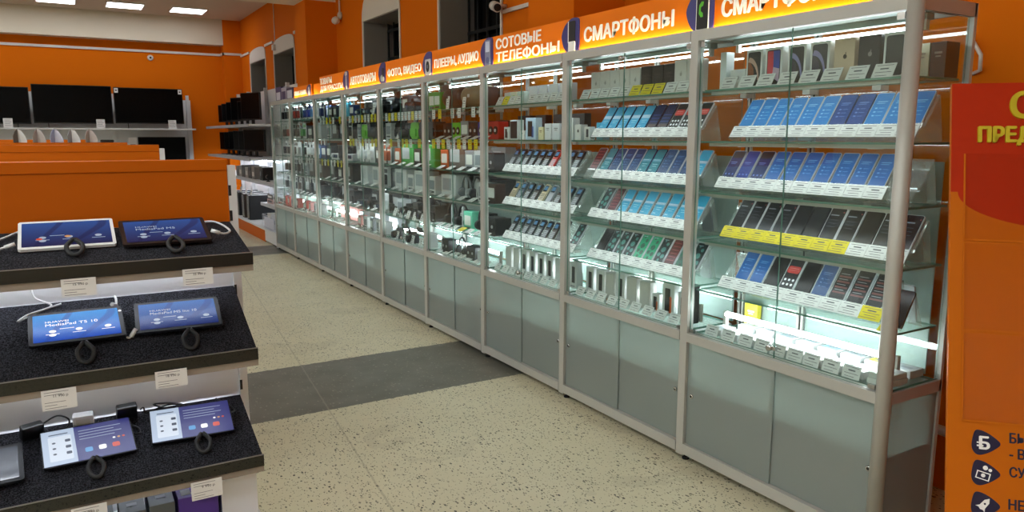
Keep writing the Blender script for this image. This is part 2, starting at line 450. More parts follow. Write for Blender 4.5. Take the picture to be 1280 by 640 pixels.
g = G(); g.lathe([(.02, .05), (.02, .056)], BLACK, 12, Matrix.Rotation(R(90), 4, 'X')); g.obj('sensor', root)
tag(root, 'small round white detector on the back wall above the televisions', 'detector')
g = G(); g.tube([(XW-.006, 1.75, 1.955), (XW-.03, 1.72, 1.94), (XW-.035, 1.68, 1.88), (XW-.02, 1.685, 1.82), (XW-.006, 1.72, 1.81)], .008, WTRIM, 8)
tag(g.obj('cable_loop'), 'white cable loop on the wall behind the end showcase', 'cable')
g = G(); g.tube([(XW-.03, .6, .28), (XW-.03, 2.6, .28)], .022, WTRIM, 10); tag(g.obj('wall_pipe'), 'pale pipe low on the wall behind the end showcase', 'pipe')

# ------------------------------------------------------------------ registry for labels
REG = []
def reg(o, desc, noun, cat, place, order, group):
    REG.append((o, desc, noun, cat, place, order, group)); return o
def finish_labels():
    from collections import defaultdict
    d = defaultdict(list)
    for r in REG: d[(r[2], r[4])].append(r)
    for (noun, place), L in d.items():
        L.sort(key=lambda r: r[5])
        for k, (o, desc, noun, cat, place, order, group) in enumerate(L):
            if len(L) == 1: lab = '%s %s, %s' % (desc, noun, place)
            else: lab = '%s %s, %s from left, %s' % (desc, noun, ORD[k] if k < 14 else str(k+1)+'th', place)
            tag(o, ' '.join(lab.split()), cat, group)

# ------------------------------------------------------------------ display cases
YP = [1.517, 2.52, 3.53, 4.51, 5.48, 6.46, 7.47, 8.48, 9.54, 10.53]
XF = 2.47; XB = 2.82
SZ = [1.76, 1.533, 1.305, 1.083, .848, .640]
SH = ['top shelf', 'second shelf', 'third shelf', 'fourth shelf', 'fifth shelf', 'bottom deck']
CASE = ['round-post case', 'second case from the round post', 'third case from the round post', 'fourth case from the round post', 'fifth case from the round post',
        'sixth case from the round post', 'seventh case from the round post', 'second farthest case', 'farthest case']
def make_case(i):
    y0, y1 = YP[i], YP[i+1]; W = y1-y0; e = .002
    root = empty('display_case', T(XF, y0, 0))
    P = .025
    g = G(); g.box(-.02, .02, W-P, W+P-2*e if i < 8 else W, .03, 2.02, ALU, bev=.002); g.obj('post', root)
    if i == 0:
        g = G(); g.tube([(0, 0, .0), (0, 0, 2.06)], .0275, ALU, 20); g.obj('round_post', root)
    ya = P if i else .0
    g = G(); g.box(-.02, .03, ya, W-P, 1.973, 2.02, ALU); g.obj('top_rail', root)
    g = G(); g.box(-.02, .03, ya, W-P, .596, .638, ALU); g.box(.03, .036, ya, W-P, .615, .638, ALU); g.obj('deck_rail', root)
    g = G(); g.box(-.02, .03, ya, W-P, .039, .089, ALU); g.box(.028, XB-XF, ya, W-P, .045, .06, ALU); g.obj('bottom_rail', root)
    if i == 0:
        g = G(); g.box(0, XB-XF, -.012, .012, 1.973, 2.02, ALUD); g.obj('side_top_rail', root)
        g = G(); g.box(0, XB-XF, -.012, .012, .59, .634, ALUD); g.obj('side_deck_rail', root)
        g = G(); g.box(0, XB-XF, -.012, .012, .039, .089, ALUD); g.obj('side_bottom_rail', root)
        g = G(); g.box(.03, XB-XF, -.004, .004, .636, 1.971, GLASS, edge=EDGEG); g.obj('side_glass', root)
        g = G(); g.box(.03, XB-XF, -.004, .004, .091, .588, FROST); g.obj('side_frosted_panel', root)
        g = G(); g.box(XB-XF-.012, XB-XF+.006, -.012, .012, .03, 2.02, ALU); g.obj('back_corner_post', root)
    # roof and interior
    g = G(); g.box(.03, XB-XF, ya, W-e, 1.985, 2.0, ROOFB); g.obj('roof_board', root)
    # glass shelves with clips
    for k in range(5):
        z = SZ[k]
        sh = G().box(.03, .318, ya+.012, W-P-.004, z-.008, z, SHELFG, edge=EDGEG).obj('glass_shelf', root)
        c = G()
        for yy in (W-.035, W-.38, .3): c.box(.27, .322, yy-.018, yy+.018, z-.028, z-.009, WTRIM)
        c.obj('shelf_clip', sh)
    g = G(); g.box(.034, .318, ya+.004, W-P-.002, SZ[5]-.010, SZ[5], SHELFG, edge=EDGEG); g.obj('glass_deck', root)
    # uprights at the back
    for yy in (W-.035, W-.38):
        g = G(); g.box(.322, .334, yy-.016, yy-.006, .64, 1.984, ALU); g.box(.322, .334, yy+.006, yy+.016, .64, 1.984, ALU); g.box(.326, .334, yy-.006, yy+.006, .64, 1.984, BLACKM); g.obj('upright', root)
    # glass back and front doors
    g = G(); g.box(.336, .340, ya+.004, W-e, .64, 1.984, GLASS, edge=EDGEG); g.obj('back_glass', root)
    g = G(); g.box(.341, .346, ya+(.05 if i == 0 else .004), W-e, .64, 1.46, BACKB); g.obj('back_board', root)
    m = (ya+W-P)/2
    for a, b_ in ((ya+(.03 if i == 0 else .003), m-.0015), (m+.0015, W-P-.003)):
        door = G().box(-.004, .002, a, b_, .642, 1.97, GLASS, edge=EDGEG).obj('glass_door', root)
        hy = (b_-.028 if a > m else a)
        G().box(-.010, .006, hy, hy+.028, 1.945, 1.968, CHROME).obj('hinge', door); G().box(-.010, .006, hy, hy+.028, .644, .66, CHROME).obj('hinge', door)
    zl = .685 if i % 2 == 0 or i > 3 else 1.945
    g = G(); g.lathe([(.014, 0), (.014, .014), (.008, .018)], CHROME, 12, T(-.004, m+.018, zl) @ Matrix.Rotation(R(-90), 4, 'Y')); g.box(-.012, .004, m-.012, m+.014, zl-.008, zl+.008, CHROME); g.obj('lock', root)
    # base: frosted sliding doors, back board, inner shelf
    g = G(); g.box(.32, .334, ya, W-e, .06, .63, WHITE); g.obj('base_back', root)
    g = G(); g.box(.014, .318, ya+.004, W-e, .365 if i < 3 else .29, .378 if i < 3 else .303, WHITE); g.obj('inner_shelf', root)
    for k, (a, b_) in enumerate(((ya+.002, m+.012), (m-.012, W-P-.002))):
        d = G().box(-.004 + (.008 if k == 0 else 0), .001+(.008 if k == 0 else 0), a, b_, .09, .595, FROST).obj('frosted_door', root)
        ky = a+.035 if k == 0 else b_-.03
        x = .004 if k == 0 else -.004
        h = G(); h.lathe([(.011, 0), (.011, .004), (.009, .006)], CHROME, 14, T(x, ky, .335) @ Matrix.Rotation(R(-90), 4, 'Y')); h.lathe([(.006, .006), (.006, .0065)], INKD, 10, T(x, ky, .335) @ Matrix.Rotation(R(-90), 4, 'Y')); h.obj('knob', d)
    # feet
    for yy in ((.03, W-.01) if i == 0 else (W-.01,)):
        for xx in (.02, .30):
            g = G(); g.lathe([(.018, 0), (.018, .008), (.010, .012), (.010, .045)], BLACKM, 10, T(xx, yy, 0)); g.obj('foot', root)
    # case tubes, then LED strips added to brighten the shelves
    for z, k in ((1.940, 0), (.716, 1)):
        t = G().tube([(.19, ya+.09, z), (.19, W-.07, z)], .012 if k else .006, TUBE if k else TUBET, 10).obj('light_tube', root)
        for yy in (ya+.075, W-.068):
            c = G()
            if k: c.box(.18, .20, yy-.008, yy+.008, .6405, z+.014, WTRIM)
            else: c.box(.180, .200, yy-.008, yy+.008, z-.012, 1.962, WTRIM)
            c.obj('lamp_holder', t)
        if not k: G().box(.168, .212, ya+.06, W-.055, 1.962, 1.984, ROOFB).obj('added_lamp_shield', t)  # channel added to keep direct tube light off the roof board
    for k in ((0, 1, 2, 3) if i < 3 else (1, 3)):
        if True:
            z = SZ[k]-.0085
            l = G().box(.050, .070, ya+.04, W-.06, z-.006, z-.004, LEDFILL).obj('added_shelf_led', root)  # unseen strip added as fill light for the goods below
            G().box(.046, .074, ya+.035, W-.055, z-.004, z, ALU).box(.044, .0465, ya+.035, W-.055, z-.014, z, ALU).obj('added_led_profile', l)  # lip screens the added strip from view
    # LED strip lying behind the top rail, lighting the sign from below
    if i < 8: G().box(.034, .042, ya+.05, W-.03, 2.001, 2.009, LED).obj('led_strip', root)
    return root
LAB = ['aluminium and glass showcase with a round corner post and smartphone rows',
       'second glass showcase from the round post, under the full smartphone sign',
       'third glass showcase from the round post, keypad phones on middle shelves',
       'fourth glass showcase from the round post, with brown barrel speakers on top',
       'fifth glass showcase from the round post, cameras and a green bag inside',
       'sixth glass showcase from the round post, car electronics inside',
       'seventh glass showcase from the round post, white and teal columns on top shelf',
       'narrow looking glass showcase next to the farthest one, blue goods inside',
       'farthest glass showcase, beside the white computer shelving']
for i in range(9): tag(make_case(i), LAB[i], 'display case', 'glass display cases in a row')

# ------------------------------------------------------------------ lit signs above the cases
def emblem(root, kind, x, h):
    """navy pick-shaped plate at the right end of a sign, with the goods pictured on it"""
    w = .17
    pts = []
    for a, b_ in ((0, .52), (.12, .22), (.30, .06), (.55, -.01), (.80, 0), (.97, .04), (1., .2), (1., .5), (1., .8), (.97, .96), (.80, 1.01), (.55, 1.), (.30, .90), (.12, .76)):
        pts.append((x+a*w, .002+b_*(h-.004)))
    pts = rounded(pts)
    e = G().prism(pts, 0, .006, NAVY).obj('emblem', root, T(0, 0, .012))
    p = G(); z0, z1 = .0062, .009
    cx = x+.105
    if kind == 'call':
        p.prism(rrect(.078, h*1.0, .006, 3, cx, h*.5+.002), z0, z1, WHITELET); p.prism(rrect(.068, h*.9, .004, 3, cx, h*.53), z1, z1+.0015, INKD)
        gr = C('#58c21e'); M = T(cx, h*.52, 0) @ Matrix.Rotation(R(-48), 4, 'Z')
        p.prism([(-.028, .02), (-.018, .028), (-.008, .014), (-.012, .0), (.0, -.012), (.014, -.008), (.028, -.018), (.02, -.028), (.0, -.026), (-.026, -.0)], z1+.0016, z1+.003, gr, M)
    elif kind == 'slider':
        p.prism(rrect(.062, h*.6, .006, 3, cx, h*.62), z0, z1, INKD); p.prism(rrect(.062, h*.34, .006, 3, cx, h*.18), z0, z1+.002, WHITELET); p.prism(rrect(.008, h*.6, .002, 2, cx-.034, h*.62), z0, z1, WHITELET)
    elif kind == 'player':
        p.prism(rrect(.07, h*.85, .008, 3, cx, h*.5), z0, z1, C('#7d86a8')); p.prism(rrect(.05, h*.35, .003, 2, cx, h*.7), z1, z1+.001, C('#c9d2ea')); p.prism(ell(.022, .022, 16, cx, h*.25), z1, z1+.001, C('#5a6390'))
    elif kind == 'camera':
        p.prism(rrect(.1, h*.62, .008, 3, cx, h*.4), z0, z1, C('#c9cbd3')); p.prism(ell(.03, .042, 18, cx, h*.42), z1, z1+.002, INKD); p.prism(ell(.012, .016, 12, cx, h*.42), z1+.002, z1+.003, C('#5b5f72'))
    elif kind == 'car':
        p.prism(ell(.035, .03, 16, cx-.01, h*.3), z0, z1, C('#b9c9c0')); p.prism(rrect(.05, h*.4, .01, 3, cx+.01, h*.55), z0, z1, C('#20242c')); p.prism(ell(.02, .02, 12, cx+.03, h*.25), z1, z1+.002, C('#e8ece8'))
    elif kind == 'tap':
        p.prism(rrect(.03, h*.9, .01, 3, cx, h*.48), z0, z1, C('#b9b6c4')); p.prism(rrect(.06, h*.2, .012, 3, cx, h*.86), z0, z1, C('#efeef4')); p.prism(rrect(.05, h*.2, .01, 3, cx, h*.15), z0, z1, WHITELET)
    elif kind == 'jug':
        p.prism([(cx-.035, .01), (cx+.035, .01), (cx+.028, h*.5), (cx+.02, h*.8), (cx-.02, h*.8), (cx-.028, h*.5)], z0, z1, C('#dcdde6')); p.prism(rrect(.03, h*.2, .005, 3, cx, h*.55), z1, z1+.001, C('#8a8ea6'))
    p.obj('pictogram', e)
SIGNS = [(0, ['СМАРТФОНЫ'], 'call', 'orange lit sign reading СМАРТФОНЫ, nearest, cut by the picture top'),
         (1, ['СМАРТФОНЫ'], 'call', 'orange lit sign reading СМАРТФОНЫ with green handset emblem, wholly in view'),
         (2, ['СОТОВЫЕ', 'ТЕЛЕФОНЫ'], 'slider', 'orange lit sign reading СОТОВЫЕ ТЕЛЕФОНЫ in two lines'),
         (3, ['ПЛЕЕРЫ, АУДИО'], 'player', 'orange lit sign reading ПЛЕЕРЫ, АУДИО above the speakers'),
         (4, ['ФОТО, ВИДЕО'], 'camera', 'orange lit sign reading ФОТО, ВИДЕО with a camera emblem'),
         (5, ['АВТОТОВАРЫ'], 'car', 'orange lit sign reading АВТОТОВАРЫ above the car goods'),
         (6, ['ТОВАРЫ', 'ДЛЯ КРАСОТЫ'], 'tap', 'orange lit sign reading ТОВАРЫ ДЛЯ КРАСОТЫ in two lines'),
         (7, ['КЛИМАТ-ТЕХНИКА'], 'jug', 'low orange lit sign reading КЛИМАТ-ТЕХНИКА, farthest along the row')]
for i, lines, kind, lab in SIGNS:
    y0, y1 = YP[i]-.07, YP[i+1]-.06
    if i == 7: y0, y1 = 8.75, 9.52
    if i == 0: y0 = 1.56
    W = y1-y0-.006; h = .195 if i < 7 else .14
    root = empty('lit_sign', frame((2.53, y1, 2.016), (0, -1, 0), (0, 0, 1)))
    G().box(0, W, -.014, h, 0, .012, ORANGE_SIGN, bev=.0015).obj('sign_face', root)
    tw = W-.23
    if len(lines) == 1:
        hh = .082 if i < 3 else .075
        if i == 7: hh = .05
        link('lettering', text_mesh(lines[0], tw*(.96 if len(lines[0]) > 10 else .9), hh, .003, WHITELET, .075), root, T(.035, .05 if i < 7 else .04, .0122))
    else:
        link('lettering', text_mesh(lines[0], tw*(.72 if i == 2 else .52), .066, .003, WHITELET, .075), root, T(.03, .108, .0122))
        link('lettering', text_mesh(lines[1], tw*.98, .066, .003, WHITELET, .075), root, T(.03, .024, .0122))
    emblem(root, kind, W-.185, h)
    tag(root, lab, 'sign', 'lit department signs')
# plain orange filler beside the last sign and goods stored on the roof
tag(G().box(2.53, 2.545, 8.45, 8.70, 2.003, 2.15, ORANGE_SIGN).obj('sign_filler'), 'blank orange board between the two farthest lit signs', 'sign board')
for k, (a, b_, c) in enumerate(((9.62, 9.93, '#2c2a55'), (9.94, 10.2, '#9a98a8'), (10.21, 10.5, '#3b3a6a'))):
    g = G(); g.box(2.53, 2.75, a, b_, 2.001, 2.17+.02*k, C(c), bev=.004); o = g.obj('packaged_box')
    G().box(2.5285, 2.5298, a+.04, b_-.04, 2.04, 2.14, C('#c9c9d6' if k != 1 else '#30305c')).obj('front_print', o)
    tag(o, ('dark violet', 'pale grey', 'slate violet')[k]+' packaged box standing on the farthest case roof', 'box', 'boxes on the farthest case roof')

# ------------------------------------------------------------------ goods: meshes made once
MESH = {}
TH = R(55)
def phone_meshes(kind):
    key = 'phone_'+kind
    if key in MESH: return MESH[key]
    w, h, t = .0715, .150, .0082
    side = C({'white': '#e4e4e6'}.get('', '#c9c9cc'), .3)
    g = G(); frames = {'band': '#16204a', 'teal': '#12204a', 'nav2': '#3a1020', 'lb': '#c3c6cc', 'lbd': '#2a3350', 'dk': '#d5d6d9', 'red': '#c9c9cc', 'blackout': '#1b1c1f'}
    fr = C(frames.get(kind, '#b9bbc0'), .25)
    g.prism(rrect(w, h, .008, 4), 0, t, fr); body = g.mesh('smartphone_body')
    s = G(); z = t
    base = {'lb': '#2672b2', 'lbd': '#22407c', 'blue': '#19579a', 'nav': '#16307f', 'navk': '#122659', 'dk': '#0e1015', 'blackout': '#0b0c0e', 'slate': '#33507e', 'band': '#3790b6', 'teal': '#17707f', 'nav2': '#1b2648',
            'red': '#17191d', 'circ': '#0e1a1a', 'grn': '#25936a', 'dgrn': '#1d5a48', 'mar': '#521820', 'cyan': '#2592b8', 'fmt': '#181a1c', 'plainnav': '#1a3b66'}[kind]
    bm_ = C(base, .3, spec=.25)
    s.prism(rrect(w-.0045, h-.005, .0065, 4), z, z+.0005, bm_)
    z += .0006; q = z+.0002
    lt = C('#c9dcee'); wt = C('#e6e8ea')
    def bar(cx, cy, bw, bh, m): s.prism(rrect(bw, bh, min(bw, bh)*.2, 1, cx, cy), z, q, m)
    if kind in ('lb', 'lbd', 'blue', 'plainnav', 'slate'):
        soft = C({'lb': '#7fb6e0', 'lbd': '#6482bd', 'blue': '#5c97d0', 'plainnav': '#4c74a6', 'slate': '#6683b0'}[kind])
        bar(0, .034, .040, .0035, soft); bar(-.004, .026, .034, .0025, soft)
        for k in range(3): bar(-.014, .004-.017*k, .010, .006, soft); bar(.008, .004-.017*k, .022, .0018, soft)
    elif kind in ('nav', 'navk'):
        if kind == 'navk': bar(0, .053, .064, .036, C('#0b0d14'))
        bar(-.006, .012, .036, .003, C('#6d86d0')); bar(-.006, .004, .028, .002, C('#6d86d0'))
        for k in range(3): bar(-.02+.02*k, -.052, .008, .008, C('#5a78cc'))
    elif kind == 'dk':
        bar(-.008, .040, .038, .005, C('#8f959f')); bar(.026, .055, .005, .005, C('#c25050'))
        for k in range(3): bar(-.004, .018-.016*k, .036, .0022, C('#4d535c'))
    elif kind in ('band', 'cyan', 'teal'):
        bar(0, .004, .066, .022 if kind == 'band' else .014, C('#a9bcd0' if kind != 'teal' else '#5f8ea6')); bar(-.004, .007, .046, .0022, C('#e9eef2'))
        bar(0, -.02, .04, .0022, C('#bfe0ea')); bar(0, -.032, .03, .0018, C('#bfe0ea')); bar(-.022, -.055, .006, .004, C('#dceaf0')); bar(-.01, -.055, .006, .004, C('#dceaf0'))
    elif kind == 'nav2':
        for k in range(3): bar(0, .01-.02*k, .056, .0025, C('#3d5aa0'))
        bar(0, -.055, .064, .02, C('#47342f'))
    elif kind == 'red':
        bar(0, .02, .062, .034, C('#c23a32')); bar(0, .026, .044, .003, C('#eec8c2')); bar(0, .017, .05, .002, C('#eec8c2'))
        for a in range(3):
            for b_ in range(2): s.prism(ell(.006, .006, 10, -.02+.02*a, -.03-.022*b_), z, q, wt)
    elif kind in ('circ', 'dgrn', 'grn'):
        dc = C({'circ': '#3f7f78', 'dgrn': '#123428', 'grn': '#0f4a35'}[kind])
        for (a, b_, r) in ((.0, .0, .016), (-.016, -.03, .012), (.014, -.038, .013), (.012, .034, .010), (-.012, .052, .006), (-.004, -.062, .008)): s.prism(ell(r, r, 14, a, b_), z, q, dc)
        bar(-.01, .058, .03, .002, lt)
    elif kind == 'mar':
        for k in range(6): bar(0, .05-.02*k, .052, .004, C('#8a3a42'))
    elif kind == 'fmt':
        for k in range(4):
            bar(0, .03-.024*k, .056, .008, C('#6d3a38')); bar(-.004, .042-.024*k, .04, .002, C('#9aa0a6'))
    screen = s.mesh('smartphone_screen')
    MESH[key] = (body, screen)
    return MESH[key]
DESC = {'lb': 'pale blue screen', 'lbd': 'dull blue screen', 'blue': 'bright blue screen', 'nav': 'deep navy screen', 'navk': 'black-topped navy screen', 'dk': 'black screen', 'blackout': 'plain black',
        'slate': 'slate blue screen', 'band': 'sky blue banded', 'teal': 'teal banded', 'nav2': 'dark blue maroon-edged', 'red': 'black red-blocked', 'circ': 'black circle-patterned', 'grn': 'bright green',
        'dgrn': 'dark green circle-patterned', 'mar': 'maroon screen', 'cyan': 'cyan banded', 'fmt': 'black red-striped', 'plainnav': 'plain navy'}
def lean(x, y, z, th=TH, face=-1):
    """local x runs left to right for the viewer, y up the leaning face, z out of it"""
    if face < 0: return frame((x, y, z), (0, -1, 0), (math.cos(th), 0, math.sin(th)))
    return frame((x, y, z), (0, 1, 0), (-math.cos(th), 0, math.sin(th)))
def add_phone(kind, i, s, y, xoff=.1407, zoff=.0565, th=TH, noun='smartphone', row='', lift=0.):
    b, sc = phone_meshes(kind)
    M = lean(XF+xoff, y, SZ[s]+zoff, th) @ T(0, .075, .0)
    o = link('smartphone', b, None, M); link('screen', sc, o)
    return reg(o, DESC[kind], 'smartphone', 'phone', '%s, %s' % (SH[s], CASE[i]), -y, 'smartphones, %s, %s' % (SH[s], CASE[i]))
def keypad_phone(col, i, s, y):
    key = 'keypad_'+col
    if key not in MESH:
        w, h, t = .052, .125, .013
        g = G(); g.prism(rrect(w, h, .010, 4), 0, t, C(col, .35)); b = g.mesh('keypad_phone_body')
        s1 = G(); s1.prism(rrect(.042, .045, .003, 3, 0, .03), t, t+.0008, C('#1d2430', .15)); s1.prism(rrect(.034, .028, .002, 2, 0, .032), t+.0008, t+.001, C('#3d6f9c')); sc = s1.mesh('keypad_phone_screen')
        k = G()
        for a in range(3):
            for r in range(4): k.prism(rrect(.011, .0085, .002, 2, -.014+.014*a, -.012-.0125*r), t, t+.0012, C('#9a9da2' if col != '#c9b896' else '#6a6252'))
        kp = k.mesh('keypad_phone_keys'); MESH[key] = (b, sc, kp)
    b, sc, kp = MESH[key]
    o = link('keypad_phone', b, None, lean(XF+.1407, y, SZ[s]+.0565) @ T(0, .0625, 0)); link('screen', sc, o); link('keypad', kp, o)
    nm = {'#17181b': 'black', '#b3221f': 'red', '#c9b896': 'beige', '#4a5563': 'steel blue', '#33241f': 'dark brown', '#8c8f94': 'grey', '#2a2d33': 'charcoal'}[col]
    return reg(o, nm, 'keypad phone', 'phone', '%s, %s' % (SH[s], CASE[i]), -y, 'keypad phones, %s, %s' % (SH[s], CASE[i]))
def tag_mesh(w, h, yellow, rows=4):
    key = ('tag', w, h, yellow, rows)
    if key in MESH: return MESH[key]
    g = G(); g.box(-w/2, w/2, 0, h, 0, .0012, YELLOWP if yellow else WHITEP)
    z = .0012
    for k in range(rows):
        bw = w*(.78 if k % 2 == 0 else .55); yy = h*(.86-.72*k/max(rows-1, 1))
        hh = h*.035
        if k == 1: bw = w*.4; hh = h*.09
        cx = (-w*.08 if k == rows-1 else 0)
        g.box(cx-bw/2, cx+bw/2, yy-hh/2, yy+hh/2, z, z+.0002, INK)
    MESH[key] = g.mesh('price_tag'); return MESH[key]
def stand(i, s, ya, yb):
    """clear acrylic riser: price ledge in front, leaning back rest, rear leg"""
    M = frame((XF+.092, yb, SZ[s]+.0012), (1, 0, 0), (0, 0, 1))        # local z = -Y
    g = G()
    for (ax, az), (bx_, bz) in (((.030, .0013), (.003, .015)), ((.003, .015), (.037, .066)), ((.0375, .052), (.050, .052)), ((.050, .052), (.130, .166)), ((.130, .166), (.165, .0013))):
        L_ = math.hypot(bx_-ax, bz-az); nx, nz = -(bz-az)/L_*.00125, (bx_-ax)/L_*.00125
        g.prism([(ax-nx, az-nz), (bx_-nx, bz-nz), (bx_+nx, bz+nz), (ax+nx, az+nz)], 0, yb-ya, ACRYL, M)
    o = g.obj('acrylic_stand')
    return reg(o, 'clear acrylic', 'riser stand', 'display stand', '%s, %s' % (SH[s], CASE[i]), -yb, 'acrylic phone stands')
def ledge_tags(i, s, ya, yb, cols):
    n = len(cols); p = (yb-ya)/n; a = math.atan2(.051, .034)
    for k, c in enumerate(cols):
        y = yb-p*(k+.5)
        M = frame((XF+.092+.0021, y, SZ[s]+.0012+.0180), (0, -1, 0), (math.cos(a), 0, math.sin(a)))
        o = link('price_tag', tag_mesh(round(p-.0015, 4), .056, c == 'y', 5), None, M)
        reg(o, 'yellow' if c == 'y' else 'white', 'ledge price tag', 'price tag', '%s, %s' % (SH[s], CASE[i]), -y, 'price tags on the phone ledges')
def phone_row(i, s, kinds, ya, yb, tags=None, st=None):
    n = len(kinds); p = (yb-ya)/n
    stand(i, s, *(st or (ya-.02, yb+.02)))
    for k, kd in enumerate(kinds):
        if kd is None: continue
        y = yb-p*(k+.5)
        if kd.startswith('#'): keypad_phone(kd, i, s, y)
        else: add_phone(kd, i, s, y)
    if tags is None: tags = 'w'*n
    a, b_ = (st or (ya-.02, yb+.02)); ledge_tags(i, s, a+.004, b_-.004, tags)
def back_row(i, s, kinds, ya, yb):
    n = len(kinds); p = (yb-ya)/n
    for k, kd in enumerate(kinds):
        if kd is None: continue
        y = yb-p*(k+.5); b, sc = phone_meshes(kd)
        M = frame((XF+.2455, y, SZ[s]+.0035+.0735), (0, 1, 0), (-.2105, 0, 1))
        o = link('smartphone', b, None, M); link('screen', sc, o)
        reg(o, DESC[kd], 'rear smartphone', 'phone', '%s, %s' % (SH[s], CASE[i]), -y, 'phones behind the risers, %s' % CASE[i])
def pack(w, h, d, col, name='phone_box', face=None, facecol=None, edgecol=None):
    """carton with a lid seam; face: picture on the front. local: x right, y up, z out (front at z=0)"""
    key = ('pack', w, h, d, col, face, facecol)
    if key in MESH: return MESH[key]
    g = G(); g.box(-w/2, w/2, 0, h, -d, 0, C(col, .5), bev=min(.0025, d*.2)); b = g.mesh(name)
    f = None
    if face:
        s = G(); z0, z1 = .0002, .0009
        fc = C(facecol or '#222222', .35)
        if face == 'full': s.prism(rrect(w*.86, h*.86, .004, 2, 0, h/2), z0, z1, fc)
        elif face == 'phone' or face == 'planet' or face == 'split':
            s.prism(rrect(w*.78, h*.86, .009, 4, 0, h*.5), z0, z1, C('#15110f', .3))
            if face == 'planet':
                arc = [(-w*.3, h*.80)]+[(-w*.3+.62*w*math.sin(R(90*k/8)), h*.2+.60*h*math.cos(R(90*k/8))) for k in range(9)]+[(-w*.02+.62*w*math.sin(R(90*k/8))-.36*w, h*.2+.48*h*math.cos(R(90*k/8))) for k in range(8, -1, -1)]
                s.prism(arc, z1, z1+.0003, fc)
                s.prism([(-w*.36, h*.2), (w*.02, h*.2), (-w*.02, h*.5), (-w*.36, h*.78)], z1, z1+.0002, C(edgecol or '#3a2c33'))
            if face == 'split':
                s.prism([(-w*.35, h*.24), (-w*.06, h*.24), (0, h*.5), (-w*.02, h*.9), (-w*.35, h*.9)], z1, z1+.0003, C('#cc2f3c'))
                s.prism([(0, h*.5), (w*.35, h*.45), (w*.35, h*.9), (-w*.02, h*.9)], z1, z1+.0003, C('#33409a'))
                s.prism([(-w*.06, h*.24), (w*.35, h*.12), (w*.35, h*.45), (0, h*.5)], z1, z1+.0003, C('#c9a9bb'))
        elif face == 'emblem':
            s.prism(ell(.008, .009, 14, w*.05, h*.58), z0, z1, fc); s.prism(ell(.002, .004, 8, w*.08, h*.655), z0, z1, fc)
        elif face == 'window':
            s.prism(rrect(w*.42, h*.62, .003, 2, w*.08, h*.52), z0, z1, fc); s.prism(rrect(w*.6, h*.05, .001, 1, 0, h*.08), z0, z1, C('#8f9298'))
        elif face == 'dual':
            s.prism(rrect(w*.45, h*.7, .003, 2, -w*.05, h*.5), z0, z1, C('#22211f')); s.prism(rrect(w*.2, h*.5, .003, 2, w*.2, h*.36), z0, z1, fc)
        elif face == 'text':
            s.prism(rrect(w*.5, h*.06, .001, 1, 0, h*.7), z0, z1, fc); s.prism(rrect(w*.36, h*.04, .001, 1, 0, h*.6), z0, z1, fc)
        f = s.mesh('front_print')
    MESH[key] = (b, f); return MESH[key]
def add_pack(i, s, y, x, dims, col, desc, face=None, facecol=None, edgecol=None, noun='box', yaw_=0., tilt=0., cat='box', name='phone_box'):
    b, f = pack(*dims, col, name, face, facecol, edgecol)
    M = frame((XF+x, y, SZ[s]+.0012), (0, -1, 0), (math.sin(tilt), 0, math.cos(tilt)))
    if yaw_: M = M @ Matrix.Rotation(yaw_, 4, 'Y')
    o = link(name, b, None, M)
    if f: link('front_print', f, o)
    return reg(o, desc, noun, cat, '%s, %s' % (SH[s], CASE[i]), -y, 'boxes, %s, %s' % (SH[s], CASE[i]))
def card(i, s, y, x=.06, w=.082, h=.058, c='w', th=R(62), dz=.0015, noun='leaning price card'):
    M = lean(XF+x, y, SZ[s]+dz, th)
    o = link('price_tag', tag_mesh(w, h, c == 'y', 4), None, M)
    return reg(o, 'yellow' if c == 'y' else 'white', noun, 'price tag', '%s, %s' % (SH[s], CASE[i]), -y, 'price cards in the cases')
def edge_tags(i, s, cols, ya, yb, h=.07):
    n = len(cols); p = (yb-ya)/n
    for k, c in enumerate(cols):
        if c == '-': continue
        y = yb-p*(k+.5)
        M = frame((XF+.0285, y, SZ[s]-h), (0, -1, 0), (0, 0, 1))
        o = link('price_tag', tag_mesh(round(min(.052, p*.86), 4), h, c == 'y', 4), None, M)
        reg(o, 'yellow' if c == 'y' else 'white', 'hanging price tag', 'price tag', '%s, %s' % (SH[s], CASE[i]), -y, 'price tags hung on shelf edges')
def flat_tags(i, s, cols, ya, yb):
    n = len(cols); p = (yb-ya)/n
    for k, c in enumerate(cols):
        if c == '-': continue
        y = yb-p*(k+.5)
        card(i, s, y, .042, round(min(.075, p*.85), 4), .06, c, R(24), .0015, 'low price card')

# ------------------------------------------------------------------ case 1 (round post)
A = 0
Y1 = YP[0]
add_pack(0, 0, 2.474, .12, (.036, .168, .05), '#dfe3e3', 'tall white', None)
add_pack(0, 0, 2.39, .225, (.07, .135, .05), '#1b1816', 'black', 'text', '#d8d8d8')
add_pack(0, 0, 2.402, .135, (.085, .088, .05), '#dcdad8', 'small white', 'emblem', '#b9b6b4')
for y, face, fc, ec, d in ((2.305, 'planet', '#caa392', '#8a4a20', 'white bronze-planet'), (2.201, 'split', None, None, 'white red-and-blue picture'), (2.085, 'planet', '#8c86b4', '#33293a', 'white violet-planet'), (1.976, 'planet', '#8c86b4', '#2b2233', 'white dark-planet')):
    add_pack(0, 0, y, .13, (.088, .165, .05), '#dfdedc', d, face, fc, ec)
add_pack(0, 0, 1.868, .13, (.088, .165, .05), '#c9b095', 'gold', 'emblem', '#3a2c22')
add_pack(0, 0, 1.764, .13, (.088, .165, .05), '#231b19', 'black emblem', 'emblem', '#8f8a86')
add_pack(0, 0, 1.663, .13, (.086, .165, .05), '#dfdedc', 'white black-picture', 'phone')
